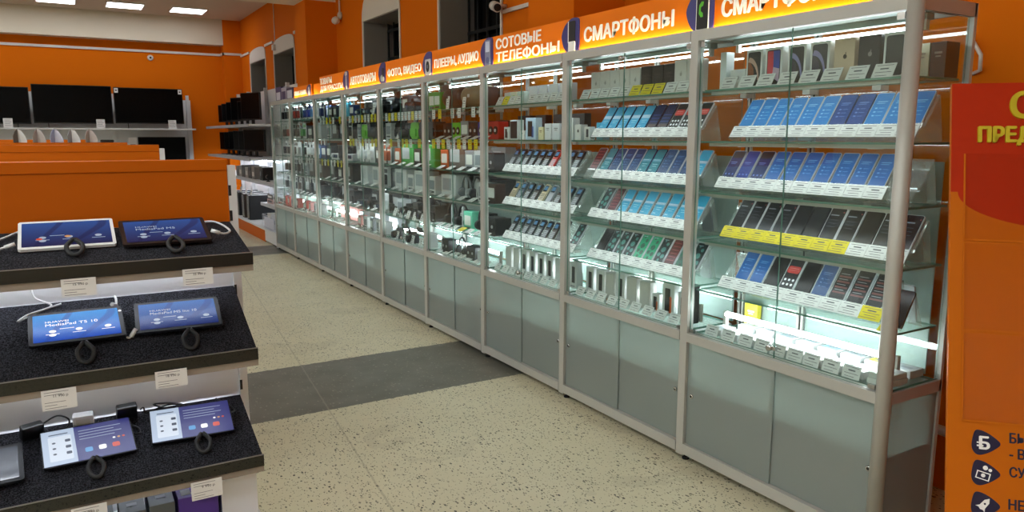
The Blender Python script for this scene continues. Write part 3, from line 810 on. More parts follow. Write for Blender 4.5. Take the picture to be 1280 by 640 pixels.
for k, (y, c, d) in enumerate(((1.618, '#b9b49c', 'cream'), (1.558, '#4a4038', 'dark brown'))):
    add_pack(0, 0, y, .225, (.055, .125, .085), c, d+' rear', 'text', '#8f8a80')
for y in (2.395, 2.291, 2.192, 2.082, 1.978, 1.877, 1.768, 1.663): card(0, 0, y, .062)
phone_row(0, 1, ['lb', 'lb', 'lb', 'lb', 'lb', 'lb', 'lbd', 'lbd', 'lb', 'lb', 'lb'], 1.545, 2.385, st=(1.535, 2.40))
phone_row(0, 2, ['navk', 'nav', 'navk', 'blue', 'blue', 'blue', 'blue', 'blue', 'blue', 'blue'], 1.66, 2.475, 'w'*10, st=(1.64, 2.478))
phone_row(0, 3, ['dk']*4+['blackout', 'blackout', 'dk', 'dk', 'blackout', 'dk', 'dk'], 1.545, 2.41, 'y'*8+'w'*3, st=(1.535, 2.43))
phone_row(0, 4, ['blue', 'blue', 'blackout', 'red', 'blackout', 'slate', 'fmt', 'fmt', 'fmt'], 1.632, 2.365, 'w'*8+'y', st=(1.612, 2.43))
stand(0, 2, 1.535, 1.628)
back_row(0, 2, ['mar', 'blackout', None, 'dk', 'blackout', 'dk', 'blackout', None, 'mar', 'blackout'], 1.57, 2.42)
back_row(0, 1, [None, None, 'nav2', 'dk', None, None, None, None, None, None], 1.57, 2.42)
back_row(0, 3, ['dk', None, 'blackout', 'dk', 'slate', 'blackout', 'dk', 'blackout', 'dk', 'blackout'], 1.56, 2.45)
back_row(0, 4, ['dk', 'blackout', None, 'slate', 'dk', 'blackout', None, 'dk', 'slate'], 1.56, 2.45)
o = add_phone('blackout', 0, 4, 1.565, .10, .01, R(60))
# its own small prop
g = G(); g.prism([(0, 0), (.078, .132), (.0805, .132), (.135, 0), (.131, 0), (.079, .126), (.004, 0)], 0, .05, clear_mat('clear_acrylic', ''), frame((XF+.109, 1.59, SZ[4]+.0012), (1, 0, 0), (0, 0, 1)))
reg(g.obj('acrylic_stand'), 'small clear', 'phone prop', 'display stand', 'fifth shelf, round-post case', 0, None)
card(0, 4, 1.565, .045, .06, .05, 'y', R(35))
# bottom deck: flat cartons with price cards in front, second row behind the tube
def flat_pack(i, y, x, w, d, h, col, desc, top=None, z=0.):
    key = ('flat', w, d, h, col, top)
    if key not in MESH:
        g = G(); g.box(0, d, -w/2, w/2, 0, h, C(col, .5), bev=.002); b = g.mesh('flat_box')
        f = G(); f.box(d*.08, d*.92, -w*.42, w*.42, h+.0002, h+.0009, C(top or '#c4c6c8', .3)); f.box(d*.3, d*.6, -w*.3, w*.2, h+.0009, h+.0013, C('#8f969c')); MESH[key] = (b, f.mesh('lid_print'))
    b, f = MESH[key]
    o = link('flat_box', b, None, T(XF+x, y, SZ[5]+.0012+z)); link('lid_print', f, o)
    return reg(o, desc, 'flat box', 'box', 'bottom deck, %s' % CASE[i], -y, 'flat boxes, bottom deck, %s' % CASE[i])
yy = [2.40, 2.30, 2.20, 2.11, 2.025, 1.94, 1.86, 1.77, 1.68]
tops = ['#b9bcbe', '#d0d2d3', '#a9adb0', '#8f9598', '#c4c7c9', '#a4c0d2', '#c9cacb', '#9fb9c9', '#d2d2d2']
for k, y in enumerate(yy):
    flat_pack(0, y, .062, .078, .10, .030, '#d4d4d2', 'pale front', tops[k]); card(0, 5, y, .038, .074, .05, 'w', R(72))
for k, y in enumerate((2.36, 2.25, 2.14, 2.03, 1.92, 1.81, 1.70, 1.60)):
    flat_pack(0, y, .222, .09, .088, .030, '#cfd0d0', 'pale rear', ['#9aa3a6', '#c3c8ca', '#7f8a90', '#b4bcc0', '#8fb8d4', '#a9b0b4', '#c8b848', '#b0b5b8'][k])
flat_pack(0, 1.576, .05, .085, .122, .022, '#dcdad6', 'wide white'); flat_pack(0, 1.576, .055, .082, .112, .02, '#d6d4d0', 'upper wide white', z=.0232)
add_pack(0, 5, 2.40, .30, (.075, .12, .03), '#e0d23a', 'yellow and white upright', 'text', '#ffffff')

# ------------------------------------------------------------------ case 2
for y in (3.45, 3.365, 3.28, 3.195, 3.11): add_pack(1, 0, y, .14, (.082, .150, .06), '#d3cdc8', 'white', 'emblem', '#a39d98')
for y in (3.025, 2.94, 2.855): add_pack(1, 0, y, .145, (.082, .150, .06), '#1f1614', 'dark brown', 'text', '#3a2c28')
for y in (2.77, 2.685): add_pack(1, 0, y, .14, (.082, .160, .06), '#d3cdc8', 'pale', 'emblem', '#a39d98')
for k, c in enumerate('wwwwwyyyww'): card(1, 0, 3.455-.086*k, .062, .076, .06, c)
phone_row(1, 1, ['band']*5+['nav2', 'nav2', 'red', 'red', 'red'], 2.61, 3.42, st=(2.60, 3.43))
add_pack(1, 1, 3.47, .19, (.06, .10, .05), '#35a3c0', 'turquoise', 'text', '#7fd0e0')
add_pack(1, 1, 3.47, .10, (.05, .075, .04), '#d8d8d4', 'small white', 'window', '#25303a')
phone_row(1, 2, ['teal', 'plainnav', 'plainnav', 'plainnav', 'teal', 'teal', 'plainnav', 'plainnav', 'plainnav', 'cyan'], 2.60, 3.40, st=(2.59, 3.41))
stand(1, 2, 3.425, 3.492); add_phone('mar', 1, 2, 3.458)
phone_row(1, 3, ['circ', 'mar', 'cyan', 'cyan', 'cyan', 'cyan', 'cyan', 'cyan', 'cyan'], 2.60, 3.42, 'w'*9, st=(2.59, 3.45))
phone_row(1, 4, ['blackout', 'circ', 'circ', 'circ', 'grn', 'grn', 'circ', 'mar', 'dgrn', 'circ'], 2.60, 3.42, 'w'*9, st=(2.59, 3.45))
back_row(1, 3, ['blackout', 'dk', None, 'slate', 'dk', 'blackout', None, 'dk', 'lbd'], 2.62, 3.42)
back_row(1, 4, ['dk', None, 'blackout', 'slate', None, 'dk', 'dk', None, 'dk'], 2.62, 3.42)
back_row(1, 2, ['blackout', 'dk', None, 'dk', 'blackout', None, 'blackout', 'dk'], 2.62, 3.42)
for y, col, face, fc, d, dims in ((3.46, '#d9dada', 'window', '#1e2023', 'white dark-window', (.07, .155, .045)), (3.36, '#d9dada', 'window', '#24262a', 'white phone-picture', (.075, .155, .045)), (3.27, '#bdbbb6', 'full', '#c6c4be', 'plain grey', (.075, .15, .045)),
                           (3.18, '#d9dada', 'window', '#1b1d20', 'white black-window', (.075, .16, .045)), (3.08, '#bdbbb6', 'full', '#c8c6c0', 'plain pale grey', (.082, .155, .045)), (2.97, '#c2c0bb', 'full', '#cac8c3', 'wide grey', (.085, .15, .045)),
                           (2.885, '#d9dada', 'dual', '#e06a28', 'small white orange-marked', (.055, .10, .04)), (2.79, '#d4d6d4', 'dual', '#f06a24', 'white orange-beaded', (.085, .17, .045)), (2.69, '#d9dada', 'window', '#23262a', 'white slim', (.06, .14, .04))):
    add_pack(1, 5, y, .13, dims, col, d, face, fc)
for k in range(9): card(1, 5, 3.45-.098*k, .045, .074, .052, 'w', R(58))
add_pack(1, 5, 2.63, .10, (.06, .195, .06), '#1a1c20', 'tall black', 'text', '#4f545c')

# ------------------------------------------------------------------ case 3
for k, (c, d) in enumerate((('#d8d9d6', 'white and green'), ('#dcd9c0', 'yellow-topped'), ('#cfe0d8', 'pale green'))):
    add_pack(2, 0, 4.40-.085*k, .12, (.075, .085, .06), c, d, 'text', '#5fb03a')
for k, d in enumerate(('white violet-lidded', 'white lilac', 'pale violet', 'white wide')):
    add_pack(2, 0, 4.075-.115*k, .12, (.10, .11, .06), '#d9d6de', d, 'full', '#e6e4ea')
for k, c in enumerate('wyww-wwwww'):
    if c != '-': card(2, 0, 4.41-.08*k, .055, .07, .062, c)
for y, dims, col, face, fc, d in ((4.43, (.06, .085, .05), '#d4d8d6', 'dual', '#30363a', 'white clock-picture'), (4.33, (.10, .13, .05), '#c9cfcd', 'full', '#23262a', 'grey dark-window'), (4.225, (.05, .06, .05), '#d9d9d4', 'text', '#6a6f74', 'small white'), (4.12, (.12, .14, .05), '#a9bfd0', 'dual', '#3a5f9c', 'blue earphone'),
                            (4.0, (.055, .08, .05), '#c9c29a', 'text', '#4a4636', 'beige'), (3.92, (.07, .10, .05), '#c6c8c8', 'text', '#7a7e84', 'grey'), (3.83, (.08, .10, .05), '#c2c4c6', 'text', '#6a6e74', 'light grey'), (3.70, (.10, .13, .05), '#cfd2d2', 'window', '#2a4f8a', 'white blue-window'), (3.60, (.06, .09, .05), '#d8d8d4', 'emblem', '#22262a', 'white round-mark')):
    add_pack(2, 1, y, .13, dims, col, d, face, fc)
for y, w in ((4.38, .16), (4.17, .12), (3.95, .14), (3.75, .13)): add_pack(2, 1, y, .24, (w, .16, .05), '#17191b', 'black rear', 'text', '#3a3e42')
phone_row(2, 2, ['#17181b']*6+['#b3221f', '#17181b', '#17181b', '#17181b'], 3.60, 4.42, st=(3.585, 4.43))
phone_row(2, 3, ['#c9b896', '#4a5563', '#17181b', '#33241f', '#c9b896', '#8c8f94', '#33241f', '#17181b', '#2a2d33'], 3.60, 4.42, st=(3.585, 4.43))
phone_row(2, 4, ['#17181b', '#17181b', '#2a2d33', '#17181b', '#2a2d33', '#17181b', '#33241f', 'blackout', None, 'circ'], 3.60, 4.42, st=(3.585, 4.43))
for y, face, fc, d in ((4.40, None, None, 'plain white'), (4.30, None, None, 'white blank'), (4.20, 'window', '#2a2c30', 'white charcoal-window'), (4.095, 'window', '#303236', 'white grey-window'), (3.99, 'window', '#1c1e22', 'white black-window'), (3.89, 'window', '#3a2a26', 'white brown-window'), (3.785, None, None, 'pale plain'), (3.63, 'window', '#1e2126', 'white dark-window')):
    add_pack(2, 5, y, .13, (.072, .16, .045), '#d6d7d6', d, face, fc)
for k in range(9): card(2, 5, 4.42-.097*k, .045, .07, .05, 'w', R(55))

# ------------------------------------------------------------------ goods for the farther cases
CNAME = {'#17181b': 'black', '#1c1d20': 'black', '#2a2d33': 'charcoal', '#3a2019': 'dark brown', '#4a241a': 'brown', '#7a6a4e': 'camouflage', '#3f9a3c': 'green', '#69c22a': 'bright green', '#b3221f': 'red', '#2b3c9a': 'blue', '#d9dada': 'white', '#8c8f94': 'grey', '#35a3c0': 'teal', '#24366e': 'navy', '#c05a2a': 'orange-brown',
         '#c98a86': 'pink', '#a83a2c': 'rust red', '#5b4a40': 'brown-grey', '#c8ccd0': 'silver', '#5a86c0': 'light blue', '#63c0a0': 'mint green', '#c9b83a': 'yellow'}
def good(kind, col):
    key = ('good', kind, col)
    if key in MESH: return MESH[key]
    c = C(col, .4); dk = C('#101113', .35); lt = C('#c9ccd0', .35)
    parts = []
    g = G(); f = G(); nm2 = None
    if kind == 'carton':
        g.box(-.055, .055, 0, .12, -.07, 0, c, bev=.003); f.prism(rrect(.08, .06, .004, 2, 0, .065), .0003, .001, C('#e6e6e2' if col not in ('#d9dada', '#c8ccd0') else '#7f8890')); f.prism(rrect(.07, .012, .002, 1, 0, .018), .0003, .001, dk); nm2 = 'front_print'; nm = 'carton'
    elif kind == 'bigcarton':
        g.box(-.11, .11, 0, .15, -.09, 0, c, bev=.003); f.prism(rrect(.13, .08, .004, 2, -.02, .085), .0003, .001, C('#b9bcc0' if col != '#d9dada' else '#9fa6ac')); nm2 = 'front_print'; nm = 'large_carton'
    elif kind == 'barrel':
        M = T(0, .075, -.07) @ Matrix.Rotation(R(90), 4, 'Y')
        g.lathe([(.045, -.135), (.066, -.125), (.072, -.09), (.073, 0), (.072, .09), (.066, .125), (.045, .135)], c, 22, M)
        for s in (-1, 1): f.lathe([(.040, .1355*s), (.03, .139*s), (.012, .137*s)][::s], dk, 18, M)
        f.prism(rrect(.028, .02, .003, 2, 0, .075), .0035, .005, lt)
        f.box(-.10, .10, 0, .006, -.10, -.04, dk); nm2 = 'end_cap'; nm = 'barrel_speaker'
    elif kind == 'speaker':
        g.prism(rrect(.13, .11, .012, 4, 0, .056), -.07, 0, c)
        for s in (-1, 1): f.prism(ell(.026, .026, 18, .03*s, .056), 0.0002, .003, dk); f.prism(ell(.010, .010, 12, .03*s, .056), .003, .006, lt)
        nm2 = 'driver'; nm = 'box_speaker'
    elif kind == 'camera':
        g.prism([(-.065, 0), (.065, 0), (.065, .07), (.025, .075), (.018, .095), (-.018, .095), (-.025, .075), (-.065, .07)], -.045, 0, c)
        M = T(0, .038, 0)
        f.lathe([(.034, 0), (.034, .03), (.030, .05), (.026, .052), (.022, .046)], dk, 20, M); f.lathe([(.02, .045), (.012, .048)], C('#3a3f60', .05), 16, M); nm2 = 'lens'; nm = 'photo_camera'
    elif kind == 'headphones':
        pts = [(.062*math.cos(R(a)), .075+.07*math.sin(R(a)), -.04) for a in range(-20, 201, 20)]
        g.tube(pts, .007, c, 8)
        for s in (-1, 1): f.lathe([(.028, -.012), (.032, 0), (.028, .014), (.012, .018)], c, 16, T(.058*s, .042, -.04) @ Matrix.Rotation(R(90*s), 4, 'Y'))
        f.box(-.035, .035, 0, .008, -.07, -.01, dk); f.box(-.006, .006, .008, .138, -.046, -.034, lt)
        nm2 = 'ear_cup'; nm = 'headphones'
    elif kind == 'column':
        g.lathe([(.022, 0), (.024, .02), (.02, .12), (.014, .15)], c, 14, T(0, 0, -.03) @ Matrix.Rotation(R(-90), 4, 'X'))
        f.lathe([(.008, .15), (.008, .178), (.012, .182), (.010, .198)], lt, 10, T(0, 0, -.03) @ Matrix.Rotation(R(-90), 4, 'X')); nm2 = 'head'; nm = 'toothbrush'
    elif kind == 'radio':
        g.prism(rrect(.17, .055, .004, 2, 0, .028), -.10, 0, c); f.prism(rrect(.1, .03, .002, 2, .01, .03), .0002, .0015, C('#35405c', .1)); f.lathe([(.012, 0), (.011, .012)], lt, 14, T(-.065, .03, .0002)); nm2 = 'faceplate'; nm = 'car_radio'
    elif kind == 'screen':
        g.prism(rrect(.2, .125, .008, 3, 0, .075), -.02, 0, c); g.box(-.05, .05, 0, .006, -.07, .01, c); g.box(-.012, .012, .004, .03, -.025, -.012, c); f.prism(rrect(.18, .105, .003, 2, 0, .075), .0002, .001, C('#2a3038', .1)); nm2 = 'display'; nm = 'small_monitor'
    elif kind == 'bag':
        g.prism(rrect(.13, .115, .03, 5, 0, .058), -.08, 0, c); f.prism(rrect(.09, .055, .014, 4, 0, .045), .0002, .014, c)
        f.tube([(-.04, .113, -.04), (-.03, .14, -.04), (.03, .14, -.04), (.04, .113, -.04)], .006, dk, 6); nm2 = 'pocket'; nm = 'camera_bag'
    elif kind == 'blister':
        g.box(-.045, .045, 0, .15, -.003, 0, C('#d4d8da', .4)); f.prism(rrect(.06, .075, .012, 4, 0, .06), .0002, .03, c); f.prism(rrect(.07, .03, .002, 1, 0, .125), .0002, .001, c); nm2 = 'moulded_item'; nm = 'blister_pack'
    elif kind == 'gimbal':
        g.tube([(0, 0, -.05), (0, .09, -.05), (.03, .11, -.03), (.03, .13, 0), (0, .14, .02)], [.016, .014, .012, .011, .01], c, 10); f.prism(rrect(.08, .04, .006, 3, 0, .13), -.01, .01, dk); g.box(-.04, .04, 0, .01, -.08, -.02, c); nm2 = 'clamp'; nm = 'gimbal'
    MESH[key] = (g.mesh(nm), f.mesh(nm2), nm, nm2, nm.replace('_', ' '))
    return MESH[key]
DEP = {'carton': .07, 'bigcarton': .09, 'barrel': .145, 'speaker': .07, 'camera': .046, 'headphones': .085, 'column': .055, 'radio': .1, 'screen': .07, 'bag': .08, 'blister': .004, 'gimbal': .08}
WID = {'carton': .11, 'bigcarton': .22, 'barrel': .28, 'speaker': .13, 'camera': .13, 'headphones': .15, 'column': .05, 'radio': .17, 'screen': .2, 'bag': .13, 'blister': .09, 'gimbal': .08}
def goods(i, s, items, x=.15, rear=False):
    """items left to right; spread over the shelf"""
    y0, y1 = YP[i]+.035, YP[i+1]-.045
    if s == 5 and x < .2: x = .072
    sc = 1. if s == 5 or rear or any(k == 'column' for k, c in items) else 1.22
    if sum(WID[k] for k, c in items)*sc > (y1-y0)*.97: sc = (y1-y0)*.97/sum(WID[k] for k, c in items)
    dm = max(DEP[k] for k, c in items)*sc
    if x+dm > .216 and not (s == 5 and x > .2): x = max(.040, .216-dm)
    if rear: x = .227; sc = .97
    ws = [WID[k]*sc for k, c in items]; free = (y1-y0)-sum(ws); gap = free/(len(items)+1)
    y = y1
    for (k, c), w in zip(items, ws):
        y -= gap+w/2
        b, f, nm, nm2, noun = good(k, c)
        M = frame((XF+x, y, SZ[s]+.0012), (0, -1, 0), (0, 0, 1)) @ Matrix.Rotation(R(rnd.uniform(-7, 7)) if gap > .02 and not rear else 0, 4, 'Y') @ Matrix.Scale(sc, 4)
        if rear: M = M @ Matrix.Diagonal((1, rnd.uniform(1.0, 1.24) if s < 5 else 1.04, 1, 1))
        o = link(nm, b, None, M); link(nm2, f, o)
        reg(o, CNAME[c], ('rear ' if rear else '')+noun, noun.split()[-1] if k not in ('headphones',) else 'headphones', '%s, %s' % (SH[s], CASE[i]), -y, '%s goods, %s' % (SH[s], CASE[i]))
        y -= w/2
def rear(i, s, items): goods(i, s, items, rear=True)
K, CH, BR, CAM, GR, BG, RD, BL, WH, GY, TE, NV, OB, PK, RR, BGY, SI, LB, MT, YE = '#17181b', '#2a2d33', '#3a2019', '#7a6a4e', '#3f9a3c', '#69c22a', '#b3221f', '#2b3c9a', '#d9dada', '#8c8f94', '#35a3c0', '#24366e', '#c05a2a', '#c98a86', '#a83a2c', '#5b4a40', '#c8ccd0', '#5a86c0', '#63c0a0', '#c9b83a'
# case 4: audio
goods(3, 0, [('carton', GR), ('barrel', BR), ('barrel', CAM), ('carton', BR)], .14)
edge_tags(3, 0, 'wy-ww-ww', 4.55, 5.43); card(3, 0, 5.15, .038, .05, .075, 'w', R(84)); card(3, 0, 4.88, .038, .05, .075, 'w', R(84))
goods(3, 1, [('speaker', K), ('speaker', BG), ('carton', GY), ('speaker', K), ('speaker', BL), ('speaker', RD)], .15)
edge_tags(3, 1, 'ywywwywyyw', 4.55, 5.43); flat_tags(3, 1, 'wwwwww', 4.55, 5.43)
goods(3, 2, [('carton', OB), ('bigcarton', BGY), ('carton', GY), ('carton', SI), ('speaker', K)], .12)
flat_tags(3, 2, 'wwwww', 4.55, 5.43)
goods(3, 3, [('bigcarton', WH), ('headphones', GY), ('headphones', CH), ('carton', SI), ('carton', BR)], .16)
flat_tags(3, 3, 'wwwww', 4.55, 5.43)
goods(3, 4, [('headphones', K), ('headphones', K), ('carton', MT), ('headphones', K), ('speaker', K)], .16)
flat_tags(3, 4, 'wwwywww', 4.55, 5.43)
goods(3, 5, [('speaker', K), ('headphones', K), ('speaker', CH), ('blister', SI)], .14)
flat_tags(3, 5, 'wwwwwww', 4.55, 5.43)
# case 5: photo and video
goods(4, 0, [('camera', K), ('carton', CH), ('camera', K), ('gimbal', K), ('gimbal', GY), ('carton', GR)], .14)
edge_tags(4, 0, 'wywywwwwywwy', 5.53, 6.41)
goods(4, 1, [('bag', K), ('camera', K), ('bag', BG), ('bag', CH), ('bag', K)], .15)
edge_tags(4, 1, 'wy-wyyw-yw', 5.53, 6.41); card(4, 1, 6.22, .06, .06, .06)
goods(4, 2, [('carton', OB), ('bigcarton', GR), ('carton', BR), ('bigcarton', GR)], .18); flat_tags(4, 2, 'wwwww', 5.53, 6.41)
goods(4, 3, [('bigcarton', WH), ('carton', WH), ('bigcarton', WH), ('carton', WH)], .16); flat_tags(4, 3, 'wwwww', 5.53, 6.41)
goods(4, 4, [('carton', SI), ('camera', K), ('bag', K), ('camera', K), ('bag', K)], .16)
for y in (6.30, 6.15, 6.0, 5.86, 5.7): card(4, 4, y, .05, .07, .07, 'w', R(70))
goods(4, 5, [('camera', CH), ('gimbal', K), ('camera', K), ('gimbal', K), ('carton', WH)], .12)
for y in (6.25, 6.08, 5.9, 5.72): card(4, 5, y, .045, .07, .07, 'w', R(75))
# case 6: car goods
goods(5, 0, [('radio', K), ('radio', K), ('radio', K), ('camera', K)], .12); card(5, 0, 6.78, .055, .06, .10, 'w', R(80))
edge_tags(5, 0, 'wywwywwyy-', 6.52, 7.42)
goods(5, 1, [('carton', WH), ('bag', BG), ('screen', K), ('screen', K), ('carton', SI)], .14)
edge_tags(5, 1, 'yywwywwyyw', 6.52, 7.42)
goods(5, 2, [('blister', WH), ('blister', SI), ('blister', WH), ('carton', BR), ('blister', OB), ('blister', OB)], .14)
goods(5, 3, [('bigcarton', SI), ('bigcarton', WH), ('blister', K)], .14); flat_tags(5, 3, 'wwww', 6.52, 7.42)
goods(5, 4, [('radio', CH), ('camera', K), ('radio', K), ('blister', SI)], .14); flat_tags(5, 4, 'w-ww', 6.52, 7.42)
goods(5, 5, [('carton', PK), ('carton', WH), ('carton', GY), ('carton', WH), ('carton', SI)], .12); flat_tags(5, 5, 'wwwww', 6.52, 7.42)
# case 7: beauty
goods(6, 0, [('carton', K), ('carton', CH), ('column', WH), ('column', WH), ('column', TE), ('column', TE), ('carton', NV)], .13)
edge_tags(6, 0, 'wwyyw-yy', 7.52, 8.43)
goods(6, 1, [('carton', SI), ('bigcarton', K), ('bigcarton', CH), ('blister', K)], .15); edge_tags(6, 1, 'ww-----w', 7.52, 8.43)
goods(6, 2, [('carton', CH), ('radio', WH), ('bag', K), ('radio', SI)], .15); edge_tags(6, 2, 'ywywwyyw', 7.52, 8.43)
goods(6, 3, [('bigcarton', K), ('carton', CH), ('bigcarton', K)], .10); flat_tags(6, 3, 'wwww', 7.52, 8.43)
goods(6, 4, [('bag', K), ('headphones', K), ('carton', GY), ('bag', CH)], .15); flat_tags(6, 4, 'wwwww', 7.52, 8.43)
goods(6, 5, [('bigcarton', PK), ('bigcarton', PK), ('carton', WH)], .22); flat_tags(6, 5, 'wwwwww', 7.52, 8.43)
# case 8
goods(7, 0, [('blister', NV), ('blister', BL), ('blister', LB), ('blister', WH), ('blister', NV)], .14); flat_tags(7, 0, 'wwwww', 8.6, 9.5)
goods(7, 1, [('blister', GR), ('carton', CH), ('bigcarton', SI)], .14); edge_tags(7, 1, '-----ww-', 8.6, 9.5)
goods(7, 2, [('blister', K), ('blister', WH), ('blister', SI), ('carton', LB), ('carton', NV)], .14); edge_tags(7, 2, '-ww-www-', 8.6, 9.5)
goods(7, 3, [('carton', SI), ('bigcarton', BGY), ('bigcarton', BGY)], .16); edge_tags(7, 3, '---wwwww', 8.6, 9.5)
goods(7, 4, [('bigcarton', CH), ('bigcarton', K), ('bag', CH)], .16); flat_tags(7, 4, 'wwwww', 8.6, 9.5)
goods(7, 5, [('carton', RR), ('carton', PK), ('carton', WH), ('carton', WH)], .14); flat_tags(7, 5, 'wwwww', 8.6, 9.5)
# case 9
goods(8, 0, [('blister', K), ('blister', CH), ('blister', BGY), ('blister', K), ('blister', RR), ('blister', RR)], .14); edge_tags(8, 0, '-wwwwwwww', 9.6, 10.48, .09)
goods(8, 1, [('blister', BGY), ('blister', RR), ('blister', CH), ('blister', BGY)], .14); edge_tags(8, 1, '-w-ww-w-', 9.6, 10.48)
goods(8, 2, [('blister', CH), ('blister', BGY), ('blister', K), ('blister', BGY), ('blister', WH)], .14); edge_tags(8, 2, '-ww--www', 9.6, 10.48)
goods(8, 3, [('blister', BGY), ('blister', K), ('blister', CH), ('blister', BGY)], .14); edge_tags(8, 3, 'ww-ww-w-', 9.6, 10.48)
goods(8, 4, [('blister', K), ('blister', GY), ('blister', CH), ('blister', BGY)], .14); edge_tags(8, 4, 'w-ww-ww-', 9.6, 10.48)
goods(8, 5, [('carton', RR), ('carton', RR), ('carton', WH), ('carton', RR)], .13)

for i_, rows_ in ((3, ((1, 'KKcK'), (2, 'gsg'), (3, 'KgK'), (4, 'KcKK'))), (4, ((0, 'cKK'), (1, 'KKcK'), (3, 'sgs'), (4, 'KKK'))), (5, ((0, 'KK'), (1, 'KcK'), (3, 'gKg'), (4, 'KKc'), (5, 'gg'))),
                 (6, ((1, 'KK'), (2, 'cKc'), (3, 'KgK'), (4, 'KKc'))), (7, ((0, 'nKn'), (1, 'gKg'), (2, 'nc'), (3, 'cK'), (4, 'KK'))), (8, ((0, 'KcK'), (1, 'rKc'), (2, 'KcK'), (3, 'Kr'), (4, 'KKc')))):
    for s_, code in rows_:
        rear(i_, s_, [('bigcarton' if len(code) < 4 else 'carton', {'K': K, 'c': CH, 'g': GY, 's': SI, 'n': NV, 'r': BGY}[q]) for q in code])
# boxes blurred behind the frosted doors
for i, y, w, h, c, d, z in ((0, 1.86, .34, .21, '#a04a34', 'rust-coloured', .061), (0, 1.61, .12, .16, '#2f58a0', 'blue', .061), (0, 2.25, .3, .2, '#6d7276', 'grey', .061), (1, 2.80, .36, .23, '#3f6f72', 'teal-grey', .061), (1, 3.25, .34, .2, '#5f6668', 'grey', .061),
                            (2, 3.80, .38, .2, '#444b4b', 'dark grey', .061), (3, 4.65, .16, .12, '#d4d6d4', 'white', .061), (3, 4.75, .3, .05, '#9a6a58', 'brown-pink', .304), (3, 5.15, .3, .17, '#5a605e', 'grey', .061), (4, 5.8, .3, .16, '#6a706c', 'grey', .061), (5, 6.75, .14, .2, '#b9bdb9', 'pale grey', .304), (6, 7.7, .16, .16, '#b4a49c', 'pinkish', .304)):
    g = G(); g.box(XF+.034, XF+.25, y-w/2, y+w/2, z, z+h, C(c, .6), bev=.004); o = g.obj('storage_carton')
    G().box(XF+.0332, XF+.0338, y-w*.3, y+w*.3, z+h*.3, z+h*.6, C('#c9c6be')).obj('carton_label', o)
    reg(o, d, 'carton behind frosted door', 'box', CASE[i], -y, 'cartons behind frosted doors')

# ------------------------------------------------------------------ promo stand at the end of the row
Lb = R(16)
Pb = Vector((2.515, 1.40, 1.724)); nb = Vector((.73, .68, 0)).normalized(); tb = Vector((nb.y, -nb.x, 0))
upb = nb*math.sin(Lb)+Vector((0, 0, 1))*math.cos(Lb)
PS = [Pb]
MB_ = frame(Pb, tb, upb)          # local: x right from the left edge, y up from the top edge (negative down), z towards the room
root = empty('promo_stand', MB_)
hgt = Pb.z/math.cos(Lb)
RED = mat('red_banner_print', '#b62d06', .5, spec=.15); BOR = mat('orange_banner_print', '#c86806', .5, spec=.15); DRED = mat('dark_red_circle', '#a83a10', .5); WORN = mat('pocket_sheet', '#b0520c', .3)
g = G(); g.box(0, .80, -hgt+.002, 0, -.02, 0, BOR); g.obj('board', root)
g = G()
# red upper field with a curved lower edge
cur = [(.0, 0), (.0, -.36)]+[(.02+.36*(1-math.cos(R(6*k))), -.36-.118*math.sin(R(6*k))) for k in range(16)]+[(.80, -.47), (.80, 0)]
g.prism(cur, .0003, .0012, RED); g.obj('red_field', root)
for k, (a, b_) in enumerate(((-.235, -.515), (-.525, -.80), (-.81, -1.08))):
    p = G().box(.036, .78, b_, a, .0014, .0026, clear_mat('plastic_pocket', '#fcf8f4', .012, .08, 0, '#c0704a')).obj('clear_pocket', root)
    G().box(.036, .78, b_-.003, b_+.003, .0026, .0045, BOR).box(.036, .041, b_, a, .0026, .0045, BOR).obj('pocket_edge', p)
YEL = mat('yellow_letters', '#c9b412', .4)
link('lettering', text_mesh('ПРЕД', .15, .060, .008, YEL, .09), root, T(.077, -.207, .0016))
link('lettering', text_mesh('С', .062, .085, .008, YEL, .09), root, T(.168, -.118, .0016))
ET = mat('navy_text', '#1c1530', .5)
for s_, x, y, w in (('БЫ', .169, -1.136, .045), ('- ВЕ', .169, -1.182, .06), ('СУП', .169, -1.237, .062), ('НЕ Н', .167, -1.333, .075)):
    link('lettering', text_mesh(s_, w, .03, .0006, ET, .07), root, T(x, y, .0004))
BN = mat('navy_badge', '#140f3a', .3)
